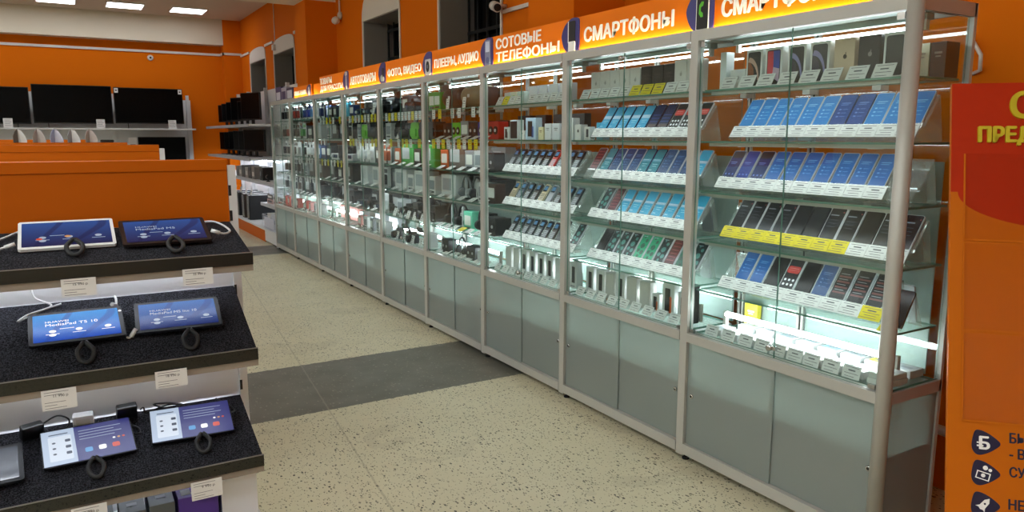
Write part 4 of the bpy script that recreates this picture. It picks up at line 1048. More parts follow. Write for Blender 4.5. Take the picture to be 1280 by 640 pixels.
for k, yc in enumerate((-1.143, -1.234, -1.329)):
    pts = [(.0, .36), (.10, .06), (.3, -.02), (.62, .12), (.92, .36), (1., .5), (.92, .64), (.62, .88), (.3, 1.02), (.10, .94)]
    b_ = G().prism(rounded([(.066+a*.078, yc-.036+c*.072) for a, c in pts]), .0004, .0016, BN).obj('badge', root)
    if k == 0:
        link('lettering', text_mesh('Б', .026, .038, .0006, WHITELET, .09), b_, T(.088, yc-.019, .0017))
        G().box(.080, .098, yc-.012, yc-.007, .0017, .0024, WHITELET).box(.080, .096, yc-.002, yc+.002, .0017, .0024, WHITELET).obj('ruble_bar', b_)
    elif k == 1:
        M = T(.098, yc-.006, 0) @ Matrix.Rotation(R(-14), 4, 'Z')
        g = G()
        for (x0, x1, y0, y1) in ((-.019, .019, -.014, -.011), (-.019, .019, .007, .010), (-.019, -.016, -.011, .007), (.016, .019, -.011, .007)): g.box(x0, x1, y0, y1, .0017, .0023, WHITELET, M)
        g.prism(ell(.006, .006, 12, .098, yc-.007), .0017, .0023, WHITELET); g.prism(ell(.007, .007, 12, .104, yc+.016), .0017, .0023, WHITELET); g.prism(ell(.005, .005, 12, .117, yc+.010), .0017, .0023, WHITELET); g.obj('money_icon', b_)
    else:
        M = T(.1, yc, 0) @ Matrix.Rotation(R(-38), 4, 'Z')
        g = G(); g.prism([(0, .026), (.008, .014), (.009, -.006), (.016, -.016), (.007, -.013), (0, -.016), (-.007, -.013), (-.016, -.016), (-.009, -.006), (-.008, .014)], .0017, .0023, WHITELET, M)
        g.prism(ell(.003, .003, 10, .103, yc+.004), .0024, .0028, BN); g.obj('rocket_icon', b_)
g = G(); g.tube([(.40, -.25, -.022), (.40, -.25-1.0, -.55)], .012, ALU, 8)
# rear strut reaching the floor
inv = MB_.inverted()
a_ = Vector((.40, -.35, -.02)); wa = MB_ @ a_; foot = wa+nb*.30; foot.z = .0
if True:
    g.bm.clear(); g.mats = []; g.tube([a_, inv @ foot], .011, ALU, 8)
g.obj('strut', root)
tag(root, 'tall leaning orange and red promo board at the end of the showcases', 'promo stand')

# ------------------------------------------------------------------ tablet gondola (nearest)
def gondola(y, ztop, xr, xl, name_label, shelves=False, slots=True, zpan=None):
    root = empty('gondola', T(0, y, 0))
    G().box(xl, xr, -.012, .012, .10, ztop-.21, WHITE).obj('back_panel', root)
    h = G().box(xl, xr, -.022, .022, ztop-.208, ztop-.036, ORANGE_PANEL).obj('header_panel', root)
    G().box(xl, xr, -.027, .027, ztop-.0355, ztop, ORANGE_PANEL, bev=.002).obj('header_cap', root)
    for x in (xr+.001, xl-.031):
        u = G().box(x, x+.026, -.026, .026, .0, ztop-.02, WHITE)
        for k in range(int(ztop/.085)-1): u.box(x-.0005, x+.008, -.0268, -.0262, .08+.085*k, .115+.085*k, INKD)
        u.obj('upright', root)
    G().box(xl, xr, -.40, .40, 0, .09, WHITE).obj('plinth', root)
    return root
GY_ = 2.66
XE, XS = .463, -1.3
g1 = gondola(GY_, 1.476, XE, XS, '')
tag(g1, 'nearest gondola with orange header and sloped black shelves of tablets', 'gondola')
SHV = [(1.268, 1.201), (1.048, .904), (.659, .557)]
YFr = 2.30
for zb, zf in SHV:
    a = math.atan2(zb-zf, GY_-.03-YFr); Ln = math.hypot(zb-zf, GY_-.03-YFr)
    M = frame((XS+.02, YFr-GY_, zf), (1, 0, 0), (0, math.cos(a), math.sin(a)))
    W = XE-XS-.022
    s = G().box(0, W, .004, Ln, -.016, 0, CARPET, M).obj('sloped_shelf', g1)
    G().box(XS+.015, XE, YFr-GY_-.004, YFr-GY_, zf-.030, zf+.006, SMOKE).box(XS+.015, XE, YFr-GY_-.005, YFr-GY_+.0, zf+.0055, zf+.008, clear_mat('channel_rim', '#d8d2cc', .1, .4, .4, '#cfc8c2')).obj('price_channel', s)
    G().box(XS+.015, XE, YFr-GY_+.0005, YFr-GY_+.012, zf-.05, zf-.004, TAUPE).obj('front_band', s)
    e = G(); e.prism([(YFr-GY_+.014, zf-.05), (YFr-GY_+.014, zf-.017), (-.03, zb-.02), (-.03, zb-.075)], 0, .004, WHITE, frame((XE-.006, 0, 0), (0, 1, 0), (0, 0, 1))); e.obj('shelf_bracket', s)
for zb, zf in SHV:
    G().tube([(XS+.1, -.062, zb-.052), (XE-.04, -.062, zb-.052)], .008, ADDLAMP, 8).box(XS+.09, XE-.03, -.07, -.054, zb-.044, zb-.034, WHITE).box(XS+.09, XE-.03, -.082, -.079, zb-.080, zb-.034, WHITE).obj('added_shelf_lamp', g1)  # added tube lights the back panel, baffle keeps it off the tablets
# low shelf with boxes
G().box(XS+.02, XE, -.40, -.014, .305, .325, WHITE).obj('low_shelf', g1)

# tablets
def screen_mat(key, top, bottom, streak, strength=1.):
    m = bpy.data.materials.new(key); m.use_nodes = True; nt = m.node_tree; N = nt.nodes; L = nt.links
    b = N['Principled BSDF']; b.inputs['Base Color'].default_value = (.01, .01, .012, 1); b.inputs['Roughness'].default_value = .2; b.inputs['Specular IOR Level'].default_value = .15
    tc = N.new('ShaderNodeTexCoord'); sp = N.new('ShaderNodeSeparateXYZ'); L.new(tc.outputs['Object'], sp.inputs[0])
    mr = N.new('ShaderNodeMapRange'); mr.inputs[1].default_value = -.075; mr.inputs[2].default_value = .075; L.new(sp.outputs[1], mr.inputs[0])
    mx = N.new('ShaderNodeMix'); mx.data_type = 'RGBA'; mx.inputs[6].default_value = lin(bottom); mx.inputs[7].default_value = lin(top); L.new(mr.outputs[0], mx.inputs[0])
    wv = N.new('ShaderNodeTexWave'); wv.inputs['Scale'].default_value = 3.2; wv.inputs['Distortion'].default_value = 9; wv.inputs['Detail'].default_value = 0; wv.inputs['Detail Scale'].default_value = 1.2; L.new(tc.outputs['Object'], wv.inputs['Vector'])
    th = N.new('ShaderNodeMapRange'); th.inputs[1].default_value = .9; th.inputs[2].default_value = .97; L.new(wv.outputs['Fac'], th.inputs[0])
    ml = N.new('ShaderNodeMath'); ml.operation = 'MULTIPLY'; ml.inputs[1].default_value = .55; L.new(th.outputs[0], ml.inputs[0])
    m2 = N.new('ShaderNodeMix'); m2.data_type = 'RGBA'; L.new(ml.outputs[0], m2.inputs[0]); L.new(mx.outputs[2], m2.inputs[6]); m2.inputs[7].default_value = lin(streak)
    L.new(m2.outputs[2], b.inputs['Emission Color']); b.inputs['Emission Strength'].default_value = strength
    return m
SCR_A = screen_mat('tablet_wallpaper_bright', '#0b8fe0', '#0c3fb4', '#0a3f9a', .85)
SCR_B = screen_mat('tablet_wallpaper_blue', '#1b6cc4', '#141f6a', '#123a86', .7)
SCR_C = screen_mat('tablet_wallpaper_dim', '#2c63b4', '#151c58', '#0d1a52', .55)
def glow(key, c, s): return mat('glow_'+key, '#101010', .3, emit=c, strength=s)
GW = glow('white', '#ffffff', .9); GWd = glow('dim_white', '#c4d4ec', .55); GL = glow('panel', '#c2d4ec', .72); GP = glow('violet', '#2a2c84', .62); GI = glow('ink', '#3a4a68', .45); GR_ = glow('red', '#e04a2c', .7); GB = glow('blue', '#4fa0e0', .7)
def tablet(n, c, yw, tl, style, col, lab):
    Wt, Ht, tt = .243, .164, .008
    yw, tl = R(yw), R(tl)
    ex = (math.cos(yw), math.sin(yw), 0); ey = (-math.sin(yw)*math.cos(tl), math.cos(yw)*math.cos(tl), math.sin(tl))
    root = empty('tablet', frame(c, ex, ey))
    G().prism(rrect(Wt, Ht, .009, 4), -tt, 0, C(col, .36, spec=.2)).obj('body', root)
    sm = {'A': SCR_A, 'B': SCR_B, 'C': SCR_C, 'D': GP, 'off': C('#3a4048', .1)}[style[0]]
    sw, sh = Wt-.024, Ht-.026
    if col == '#dcdcda': sw, sh = Wt-.018, Ht-.024
    if style[0] == 'D': sw, sh = Wt-.006, Ht-.008
    s = G().prism(rrect(sw, sh, .002, 2), .0002, .0008, sm).obj('screen', root)
    z = .001
    if style[0] in 'AB' or style[0] == 'C':
        wm = GW if style[0] == 'A' else GWd
        if len(style) > 1:
            l1, l2 = style[1]
            link('lettering', text_mesh(l1, .058, .009, 0, wm, .015), s, T(-sw*.36, .024, z))
            link('lettering', text_mesh(l2, .108 if len(l2) < 14 else .132, .013, 0, wm, .015), s, T(-sw*.36, .006, z))
        ic = G()
        for x in (-.062, .004, .078): ic.prism(ell(.009, .007, 14, x, -.022), z, z+.0003, wm); ic.prism(rrect(.034, .0022, .0005, 1, x, -.036), z, z+.0003, wm)
        ic.prism(ell(.009, .007, 14, -.062, -.040), z, z+.0003, wm); ic.prism(rrect(.036, .0022, .0005, 1, -.026, -.012), z, z+.0003, wm)
        if style[0] == 'C' and len(style) == 1:
            ic.prism(ell(.008, .006, 12, -.07, -.03), z+.0004, z+.0006, GR_); ic.prism(ell(.008, .006, 12, .0, -.02), z+.0004, z+.0006, glow('amber', '#e0a060', .7))
        ic.obj('icon_print', s)
    elif style[0] == 'D':
        p = G(); p.box(-sw/2, -sw/2+.085, -sh/2, sh/2, .0009, .0012, GL)
        p.prism(rrect(.06, .11, .004, 3, -sw/2+.046, -.006), .0013, .0015, glow('paper', '#dbe6f4', .8))
        for k in range(3): p.prism(ell(.005, .004, 10, -sw/2+.03, .02-.025*k), .0016, .0018, GI); p.prism(rrect(.014, .012, .002, 1, -sw/2+.066, .024-.028*k), .0016, .0018, GI)
        p.prism(rrect(.05, .004, .001, 1, -sw/2+.044, .058), .0016, .0018, GI)
        for k in range(4): p.prism(rrect(.115-.02*(k % 2), .0025, .0006, 1, .035-.01*(k % 2), .055-.013*k), .0013, .0015, GWd)
        for k, m in enumerate((GB, GW, GR_)): p.prism(rrect(.020, .020, .005, 3, -.002+.036*k, -.036), .0013, .0016, m)
        for k, m in enumerate((GW, glow('amber', '#e0a060', .7), GR_)): p.prism(ell(.004, .004, 10, .068+.013*k, -.004), .0013, .0016, m)
        p.obj('icon_print', s)
    if style[0] == 'A': G().prism(ell(.0045, .0045, 10, Wt/2-.006, Ht/2-.03), .0002, .0008, GW).obj('status_light', root)
    # holder under the tablet
    ho = G().box(-.035, .035, -.01, .05, -.0185, -tt-.0005, BLACKM).obj('holder', root)
    tag(root, lab, 'tablet', 'tablets on the sloped shelves')
    return root
def curl(root_c, yw, tl, sz, lab, dz):
    """coiled tether loop lying under the tablet's front edge"""
    yw, tl = R(yw), R(tl)
    ex = Vector((math.cos(yw), math.sin(yw), 0)); ey = Vector((-math.sin(yw)*math.cos(tl), math.cos(yw)*math.cos(tl), math.sin(tl)))
    c = Vector(root_c)
    pts = []; e = ex; up = (ey*math.cos(R(22))+ex.cross(ey)*math.sin(R(22)))
    for k in range(29):
        a = R(-158+316*k/28)
        w = .020*math.sin(a)*(1 if abs(a) < R(100) else 1-.75*(abs(a)-R(100))/R(58))
        pts.append(c+e*w+up*(.032-.035*math.cos(a)))
    g = G(); g.tube(pts, .0065, mat('tether_rubber', '#1b1b1c', .6, bump=(900, .6)), 8)
    o = g.obj('tether_cable'); tag(o, lab, 'cable', 'coiled tether cables'); return o
def shelf_z(k, y):
    zb, zf = SHV[k]; return zf+(zb-zf)*(y-YFr)/(GY_-.03-YFr)
tabs = [((-.011, 2.515, 1.272), 0, 22, ('C',), '#dcdcda', 'white-framed tablet with a blue screen on the top sloped shelf', 0),
        ((.246, 2.485, 1.268), .5, 19.5, ('C', ('HUAWEI', 'MediaPad M5')), '#2a2220', 'dark brown tablet with dim blue screen on the top sloped shelf', 0),
        ((-.008, 2.47, 1.006), .8, 21, ('A', ('HUAWEI', 'MediaPad T5 10')), '#0d0d10', 'black tablet with the brightest blue screen on the middle shelf', 1),
        ((.265, 2.47, 1.006), -3.2, 21, ('B', ('HUAWEI', 'MediaPad M5 lite 10')), '#14161c', 'dark tablet with deeper blue screen beside the brightest one', 1),
        ((-.007, 2.484, .640), 3.3, 20, ('D',), '#101014', 'tablet with violet and white settings screen beside the dark unlit tablet', 2),
        ((.285, 2.50, .642), -3.2, 19, ('D',), '#101014', 'tablet with violet and white settings screen nearest the shelf end', 2),
        ((-.293, 2.44, .634), 3, 19, ('off',), '#15171a', 'tablet with a grey unlit screen cut by the picture edge', 2)]
for n, (c, yw, tl, st, col, lab, k) in enumerate(tabs):
    tablet(n, c, yw, tl, st, col, lab)
    if n < 6:
        cy = c[1]-.138
        curl((c[0]+.015, cy, shelf_z(k, cy)+.011), yw, math.degrees(math.atan2(SHV[k][0]-SHV[k][1], .33)), .034, 'black coiled tether loop below the '+lab.split(' with')[0].replace('tablet', '').strip()+(' tablet' if True else '')+(', top shelf', ', middle shelf', ', lowest tablet shelf')[k]+(' left' if n % 2 == 0 else ' right'), 0)

# charging leads
WC = mat('white_cable', '#dcdcdc', .45); BC = mat('black_cable', '#121214', .5)
def lead(pts, r, m, lab, plug=None):
    root = empty('charging_cable', T(*pts[0]))
    o = Vector(pts[0]); P = [Vector(p)-o for p in pts]
    Q = []
    for i in range(len(P)-1):
        p0 = P[max(i-1, 0)]; p1 = P[i]; p2 = P[i+1]; p3 = P[min(i+2, len(P)-1)]
        for k in range(6):
            t = k/6; Q.append(.5*((2*p1)+(-p0+p2)*t+(2*p0-5*p1+4*p2-p3)*t*t+(-p0+3*p1-3*p2+p3)*t**3))
    Q.append(P[-1])
    G().tube(Q, r, m, 8).obj('wire', root)
    d = (Q[1]-Q[0]).normalized()
    if plug: G().tube([Q[0]-d*.002, Q[0]+d*.024], r*1.9, m, 10).obj('plug', root)
    return tag(root, lab, 'cable', 'charging cables')
s0 = lambda y: shelf_z(0, y)+.004
s1 = lambda y: shelf_z(1, y)+.004
s2 = lambda y: shelf_z(2, y)+.004
lead([(.376, 2.455, 1.262), (.41, 2.46, s0(2.46)+.012), (.437, 2.50, s0(2.5)+.006), (.43, 2.56, s0(2.56)+.005), (.405, 2.60, s0(2.6)+.008), (.37, 2.615, s0(2.615)+.004)], .0032, WC, 'white lead plugged into the right side of the brown tablet', True)
lead([(-.14, 2.46, 1.255), (-.19, 2.45, s0(2.45)+.006), (-.24, 2.455, s0(2.455)+.003)], .003, WC, 'white lead at the lower left of the white tablet', True)
lead([(-.10, 2.61, s0(2.61)+.012), (-.13, 2.605, s0(2.605)+.008), (-.18, 2.55, s0(2.55)+.004), (-.24, 2.50, s0(2.5)+.003)], .003, WC, 'white lead looping behind the white tablet')
lead([(.09, 2.552, 1.04), (.1, 2.575, s1(2.575)+.004), (.103, 2.605, s1(2.605)+.004), (.10, 2.62, s1(2.62)+.005)], .0034, WC, 'white lead rising behind the brightest blue tablet', True)
lead([(.140, 2.415, .985), (.125, 2.415, s1(2.415)+.006), (.115, 2.42, s1(2.42)+.003)], .0034, WC, 'short white lead between the two middle shelf tablets', True)
lead([(-.045, 2.61, s1(2.61)+.003), (-.10, 2.585, s1(2.585)+.003), (-.155, 2.545, s1(2.545)+.003), (-.13, 2.565, s1(2.565)+.008), (-.07, 2.595, s1(2.595)+.009), (-.11, 2.622, s1(2.62)+.02), (-.12, 2.636, 1.10)], .0028, WC, 'thin white lead folded on the middle shelf behind the tablets')
lead([(.405, 2.50, .647), (.425, 2.54, s2(2.54)+.003), (.41, 2.58, s2(2.58)+.003), (.385, 2.61, s2(2.61)+.003), (.38, 2.62, s2(2.62)+.003)], .0026, BC, 'thin black lead at the right end of the lowest tablet shelf')
lead([(.117, 2.49, .636), (.135, 2.51, s2(2.51)+.004), (.13, 2.54, s2(2.54)+.003), (.105, 2.56, s2(2.56)+.003)], .0026, BC, 'thin black lead between the two violet-screen tablets')
# power adapters standing at the back of the lowest tablet shelf
def adapter(x, y, rot, m, lab, s=1., white=False):
    z = shelf_z(2, y)
    root = empty('power_adapter', T(x, y, z+.007) @ Matrix.Rotation(R(rot), 4, 'Z') @ Matrix.Rotation(R(17), 4, 'X'))
    G().box(-.030*s, .030*s, -.014, .014, 0.004, .05*s, m, bev=.006).obj('adapter_body', root)
    p = G()
    for k in (-1, 1): p.tube([(.009*k, .014, .03*s), (.009*k, .032, .03*s)], .0024, CHROME if not white else CHROME, 8)
    p.obj('prong', root)
    if white: G().box(-.02*s, .02*s, -.0148, -.0142, .012, .04*s, C('#c9c9c4')).obj('rating_label', root)
    return tag(root, lab, 'power adapter', 'adapters on the lowest tablet shelf')
adapter(-.155, 2.575, 25, BLACK, 'black power adapter lying tilted under the hanging price tag')
adapter(.105, 2.595, 5, BLACK, 'black power adapter beside the white adapter and coiled wire', 1.)
adapter(-.015, 2.59, -4, WHITE, 'white power adapter between two black adapters', .95, True)
adapter(-.27, 2.56, 80, BLACK, 'black power adapter standing at the picture edge', 1.05)
lead([(-.125, 2.585, s2(2.585)+.035), (-.085, 2.60, s2(2.6)+.045), (-.055, 2.605, s2(2.605)+.025), (-.06, 2.60, s2(2.6)+.004), (-.08, 2.598, s2(2.598)+.004)], .0026, BC, 'thin black wire from the tilted black adapter')
lead([(.145, 2.60, s2(2.6)+.02), (.155, 2.605, s2(2.605)+.022), (.16, 2.60, s2(2.6)+.008), (.178, 2.605, s2(2.605)+.006), (.23, 2.608, s2(2.608)+.016), (.27, 2.61, s2(2.61)+.006), (.235, 2.602, s2(2.602)+.004), (.185, 2.604, s2(2.604)+.028), (.235, 2.612, s2(2.612)+.018), (.275, 2.615, s2(2.615)+.004)], .0028, BC, 'looped black wire beside the right black adapter')
# hanging price tags of the gondola
def big_tag(x, k, price, lab, w=.082, h=.048, dz=-.028):
    z = SHV[k][1]+dz
    root = empty('price_tag', frame((x, YFr-.0085, z), (1, 0, 0), (0, .12, 1)))
    G().box(-w/2, w/2, -h, 0, 0, .0012, WHITEP).obj('card', root)
    link('lettering', text_mesh(price, w*.42, h*.16, 0, INKD, .01), root, T(-w*.16, -h*.42, .0014))
    p = G()
    for yy, bw in ((-.12, .7), (-.25, .5), (-.62, .6), (-.76, .35), (-.9, .62)): p.box(-w*.42, -w*.42+w*bw, h*yy-.0006, h*yy+.0006, .0013, .0015, INK)
    p.obj('small_print', root)
    return tag(root, lab, 'price tag', 'price tags hung on the gondola shelves')
big_tag(.005, 0, '15 990 р', 'grey price tag hung below the white-framed tablet')
big_tag(.305, 0, '22 990 р', 'grey price tag hung below the brown tablet')
big_tag(-.065, 1, '11 990 р', 'white price tag hung below the brightest blue tablet', .082, .055, -.03)
o = big_tag(.215, 1, '18 990 р', 'shiny plastic-covered price tag hung below the deeper blue tablet', .085, .05, -.022)
big_tag(.29, 2, '9 990 р', 'shiny white price tag hung at the right end of the lowest tablet shelf', .088, .055, -.034)
big_tag(-.02, 2, '8 990 р', 'white price tag hung below the violet-screen tablet by the dark one', .088, .055, -.034)
# boxes on the low shelf
LZ = .3252
def lowbox(x, w, d, h, col, lab, pr=None, y=2.34, name='tablet_box', rz=0., prc='#d4d4dc'):
    root = empty(name, T(x, y, LZ+.0008) @ Matrix.Rotation(R(rz), 4, 'Z'))
    G().box(-w/2, w/2, 0, d, 0, h, C(col, .5), bev=.002).obj('box_body', root)
    p = G()
    for (a, b_, c, e_) in pr or (): p.box(a*w, b_*w, c*d, e_*d, h+.0002, h+.001, C(prc, .4))
    p.obj('lid_print', root)
    return tag(root, lab, 'box', 'boxes on the low gondola shelf')
lowbox(.272, .115, .20, .125, '#4b2a8a', 'violet tablet box on the low shelf beside the white box', ((-.40, -.16, .1, .3), (-.1, .1, .5, .62)), 2.355)
lowbox(.395, .11, .22, .165, '#dcdde2', 'white box with a thin black outline on the low shelf', ((-.30, -.27, .10, .5), (-.30, .1, .48, .52)), 2.36, prc='#3a3a40')
lowbox(.09, .07, .22, .115, '#565c5e', 'grey slab box beside the violet box on the low shelf', ((-.2, .2, .2, .3),), 2.36, prc='#7a8083')
lowbox(.170, .07, .22, .12, '#596062', 'second grey slab box left of the violet box', ((-.2, .2, .2, .3),), 2.36, prc='#7a8083')
lowbox(.005, .07, .22, .115, '#51585a', 'third grey slab box left of the violet box', ((-.2, .2, .2, .3),), 2.36, prc='#7a8083')

# farther gondolas
g2 = gondola(4.62, 1.507, .455, -1.4, ''); tag(g2, 'second orange-headed gondola, behind the tablet gondola', 'gondola')
g3 = gondola(7.0, 1.505, .455, -1.5, ''); tag(g3, 'third orange-headed gondola, with folded leaflets on top', 'gondola')
g4 = gondola(9.4, 1.52, .30, -1.6, ''); tag(g4, 'farthest orange-headed gondola, glimpsed behind the leaflets', 'gondola')
for gg, dz in ((g2, 0), (g3, 0), (g4, 0)):
    for z in (1.1, .75, .4): G().box(-1.35, .30 if gg is g4 else .44, -.38, -.028, z, z+.02, WHITE).obj('shelf', gg)
    G().box(-1.35, .30 if gg is g4 else .44, .028, .38, .75, .77, WHITE).obj('shelf', gg)
# leaflets standing on the third gondola
for k, (x, c1, c2) in enumerate(((-.30, '#c9c4be', '#5a4c42'), (-.172, '#b4aaa4', '#9c8f88'), (-.055, '#c2bdc8', '#8f93ad'), (.062, '#d4d0cc', '#8c8a8c'), (.185, '#b9aca6', '#a4948c'))):
    root = empty('folded_leaflet', T(x, 7.0, 1.5055))
    def leaf(p, q, hs, c, nm):
        # one upright sheet from spine p to outer edge q with a drooping top edge
        d = Vector((q[0]-p[0], q[1]-p[1], 0)); L_ = d.length
        G().prism([(0, 0), (L_, 0)]+[(L_*t, h_) for t, h_ in hs], -.0012, .0012, C(c, .5), frame((p[0], p[1], 0), d, (0, 0, 1))).obj(nm, root)
    leaf((0, 0), (-.030, -.05), ((1, .05), (.6, .085), (0, .108)), c2, 'rear_leaf')
    leaf((.001, .0), (.058, -.03), ((1, .02), (.85, .05), (.5, .088), (.0, .108)), c1, 'front_leaf')
    tag(root, 'folded leaflet standing on the third gondola, %s from left' % ORD[k], 'leaflet', 'folded leaflets on the third gondola')
g = G(); g.prism(rrect(.1, .022, .01, 4, 0, .011), -.02, .02, BLACK, frame((.31, 7.0, 1.5055), (1, 0, 0), (0, 0, 1))); o = g.obj('computer_mouse')
tag(o, 'small black device lying on the third gondola beyond the leaflets', 'device')

# ------------------------------------------------------------------ television wall
YT = 15.95
root = empty('tv_stand_unit', T(0, 16.3, 0))
G().box(-2.6, 2.24, -.03, 0, .1, 2.27, WHITE).obj('back_panel', root)
for x in (-1.7, -.45, .855, 2.18):
    u = G().box(x-.028, x+.028, -.075, -.031, 0, 2.36, WHITE)
    for k in range(24): u.box(x+.0275, x+.0285, -.062, -.045, .2+.09*k, .25+.09*k, INKD)
    u.obj('upright', root)
G().box(-2.6, 2.235, -.58, -.08, 1.68, 1.71, WHITE).obj('shelf', root)
G().box(-2.6, 2.235, -.58, -.08, 1.0, 1.03, WHITE).obj('shelf', root)
G().box(-2.6, 2.235, -.62, -.03, 0, .3, WHITE).obj('plinth', root)
tag(root, 'white perforated shelving unit holding televisions on the back wall', 'shelving unit')
def tv(x0, x1, z0, z1, zb, lab, stickers=0, y=YT):
    w, h = x1-x0, z1-z0
    root = empty('television', frame(((x0+x1)/2, y, zb), (1, 0, 0), (0, 0, 1)))
    b = z0-zb
    G().prism(rrect(w, h, .006, 2, 0, b+h/2), -.05, 0, BLACK).obj('cabinet', root)
    G().box(-w/2+.012, w/2-.012, b+.02, b+h-.012, .0003, .001, mat('tv_screen', '#040405', .25, spec=.1)).obj('screen', root)
    for s in (-1, 1):
        G().prism([(-.09, 0), (.09, 0), (.09, .012), (.012, .02), (.012, b+.01), (-.012, b+.01), (-.012, .02), (-.09, .012)], -.012, .0, BLACK, frame((s*w*.33, 0, -.02), (0, 0, 1), (0, 1, 0))).obj('stand_foot', root)
    if stickers:
        for x in (-w/2+.045, w/2-.045):
            q = G().box(x-.032, x+.032, b+h-.10, b+h-.015, .0012, .002, WHITEP).obj('sticker', root)
            G().box(x-.014, x+.014, b+h-.07, b+h-.045, .0021, .0025, INKD).obj('sticker_mark', q)
    return tag(root, lab, 'television', 'televisions on the white shelving')
tv(-.42, .84, 1.79, 2.48, 1.7105, 'widest black television in the middle of the back wall shelf')
tv(.875, 2.06, 1.80, 2.465, 1.7105, 'black television with two white corner stickers', 1)
tv(-1.68, -.46, 1.775, 2.42, 1.7105, 'black television cut off by the picture edge')
tv(1.225, 2.06, 1.06, 1.55, 1.0305, 'smaller black television on the lower shelf below the stickered one')
for x, lab in ((-.80, 'white price card before the television at the picture edge'), (.62, 'white price card before the widest television'), (1.83, 'white price card before the stickered television')):
    root = empty('price_card', frame((x, YT-.16, 1.7105), (1, 0, 0), (0, .15, 1)))
    G().box(-.07, .07, 0, .16, 0, .002, WHITEP).obj('card', root)
    p = G()
    for k in range(4): p.box(-.05, .05-.02*(k % 2), .03+.032*k, .036+.032*k, .0021, .0026, INK)
    p.obj('small_print', root); tag(root, lab, 'price tag', 'price cards before the televisions')
root = empty('price_card', frame((1.13, YT-.1, 1.034), (1, 0, 0), (0, .1, 1)))
G().box(-.07, .07, 0, .5, -.02, .0, WHITEP).obj('card', root); G().box(-.045, .045, .36, .38, .0005, .001, INK).obj('small_print', root)
tag(root, 'tall white card left of the small lower television', 'price tag')

# ------------------------------------------------------------------ computer shelving against the right wall
root = empty('computer_shelving', T(0, 10.62, 0))
YS = 5.40
G().box(3.14, 3.16, .0, YS, .1, 2.36, WHITE).obj('back_panel', root)
for z, y0, x0, ye in ((1.75, 1.5, 2.47, YS), (1.215, 1.5, 2.47, YS), (.885, 0, 2.49, YS), (.55, 0, 2.55, 1.25)):
    s = G().box(x0+.02, 3.14, y0, ye, z-.028, z, WHITE).obj('shelf', root)
    G().box(x0, x0+.018, y0, ye, z-.04, z+.004, mat('grey_price_rail', '#a9a8ae', .3)).obj('price_rail', s)
for z in (1.15, .84): G().tube([(2.95, .3 if z < 1 else 1.6, z), (2.95, YS-.1, z)], .010, ADDLAMP, 8).box(2.93, 2.97, .3 if z < 1 else 1.6, YS-.1, z+.011, z+.018, WHITE).obj('added_shelf_lamp', root)  # unseen tubes added to brighten the shelves below
for y in (.02, 1.5, 3.0, 4.4, YS-.02): G().box(3.08, 3.138, y-.02, y+.02, 0, 2.4, WHITE).obj('upright', root)
G().box(2.47, 3.14, 0, YS, .18, .205, WHITE).obj('deck', root)
G().box(2.485, 2.50, .75, YS, .0, .178, ORANGE_PANEL).obj('plinth', root)
G().box(2.485, 2.50, .03, .745, .02, .178, WHITE).obj('end_plinth', root)
G().box(2.475, 2.53, 0, .028, 0, .178, WHITE).obj('leg', root)
tag(root, 'white computer shelving with orange plinth along the right wall', 'shelving unit')
def monitor(x, y, zb, w, h, rot, lab):
    root = empty('monitor', T(x, y, zb+.0008) @ Matrix.Rotation(R(rot), 4, 'Z') @ frame((0, 0, 0), (0, -1, 0), (0, 0, 1)))
    b = .09
    G().prism(rrect(w, h, .006, 2, 0, b+h/2), -.035, 0, BLACK).obj('cabinet', root)
    G().box(-w/2+.012, w/2-.012, b+.02, b+h-.012, .0003, .001, mat('tv_screen', '#040405', .25, spec=.1)).obj('screen', root)
    G().box(-.03, .03, .01, b+.06, -.06, -.036, BLACK).obj('neck', root)
    G().prism(rrect(.22, .16, .03, 4, 0, .03), 0, .012, BLACK, Matrix.Rotation(R(-90), 4, 'X') @ T(0, -.01, 0)).obj('base', root)
    return tag(root, lab, 'monitor', 'monitors on the computer shelving')
NTH = ['nearest', 'second nearest', 'third nearest', 'fourth nearest', 'fifth nearest', 'farthest']
for k, (y, w, h, rt) in enumerate(((13.45, .52, .46, 24), (13.92, .46, .34, 20), (14.40, .50, .42, 24), (14.90, .50, .36, 22), (15.40, .48, .35, 22), (15.88, .44, .34, 20))):
    monitor(2.80, y, 1.75, w, h, rt, 'black monitor on the upper computer shelf, %s of six' % NTH[k])
for k, (y, w, h, rt) in enumerate(((13.30, .56, .37, 24), (13.85, .52, .35, 22), (14.35, .50, .36, 22), (14.85, .50, .35, 20), (15.35, .48, .34, 20), (15.85, .46, .34, 20))):
    monitor(2.80, y, 1.215, w, h, rt, 'black monitor on the lower computer shelf, %s of six' % NTH[k])
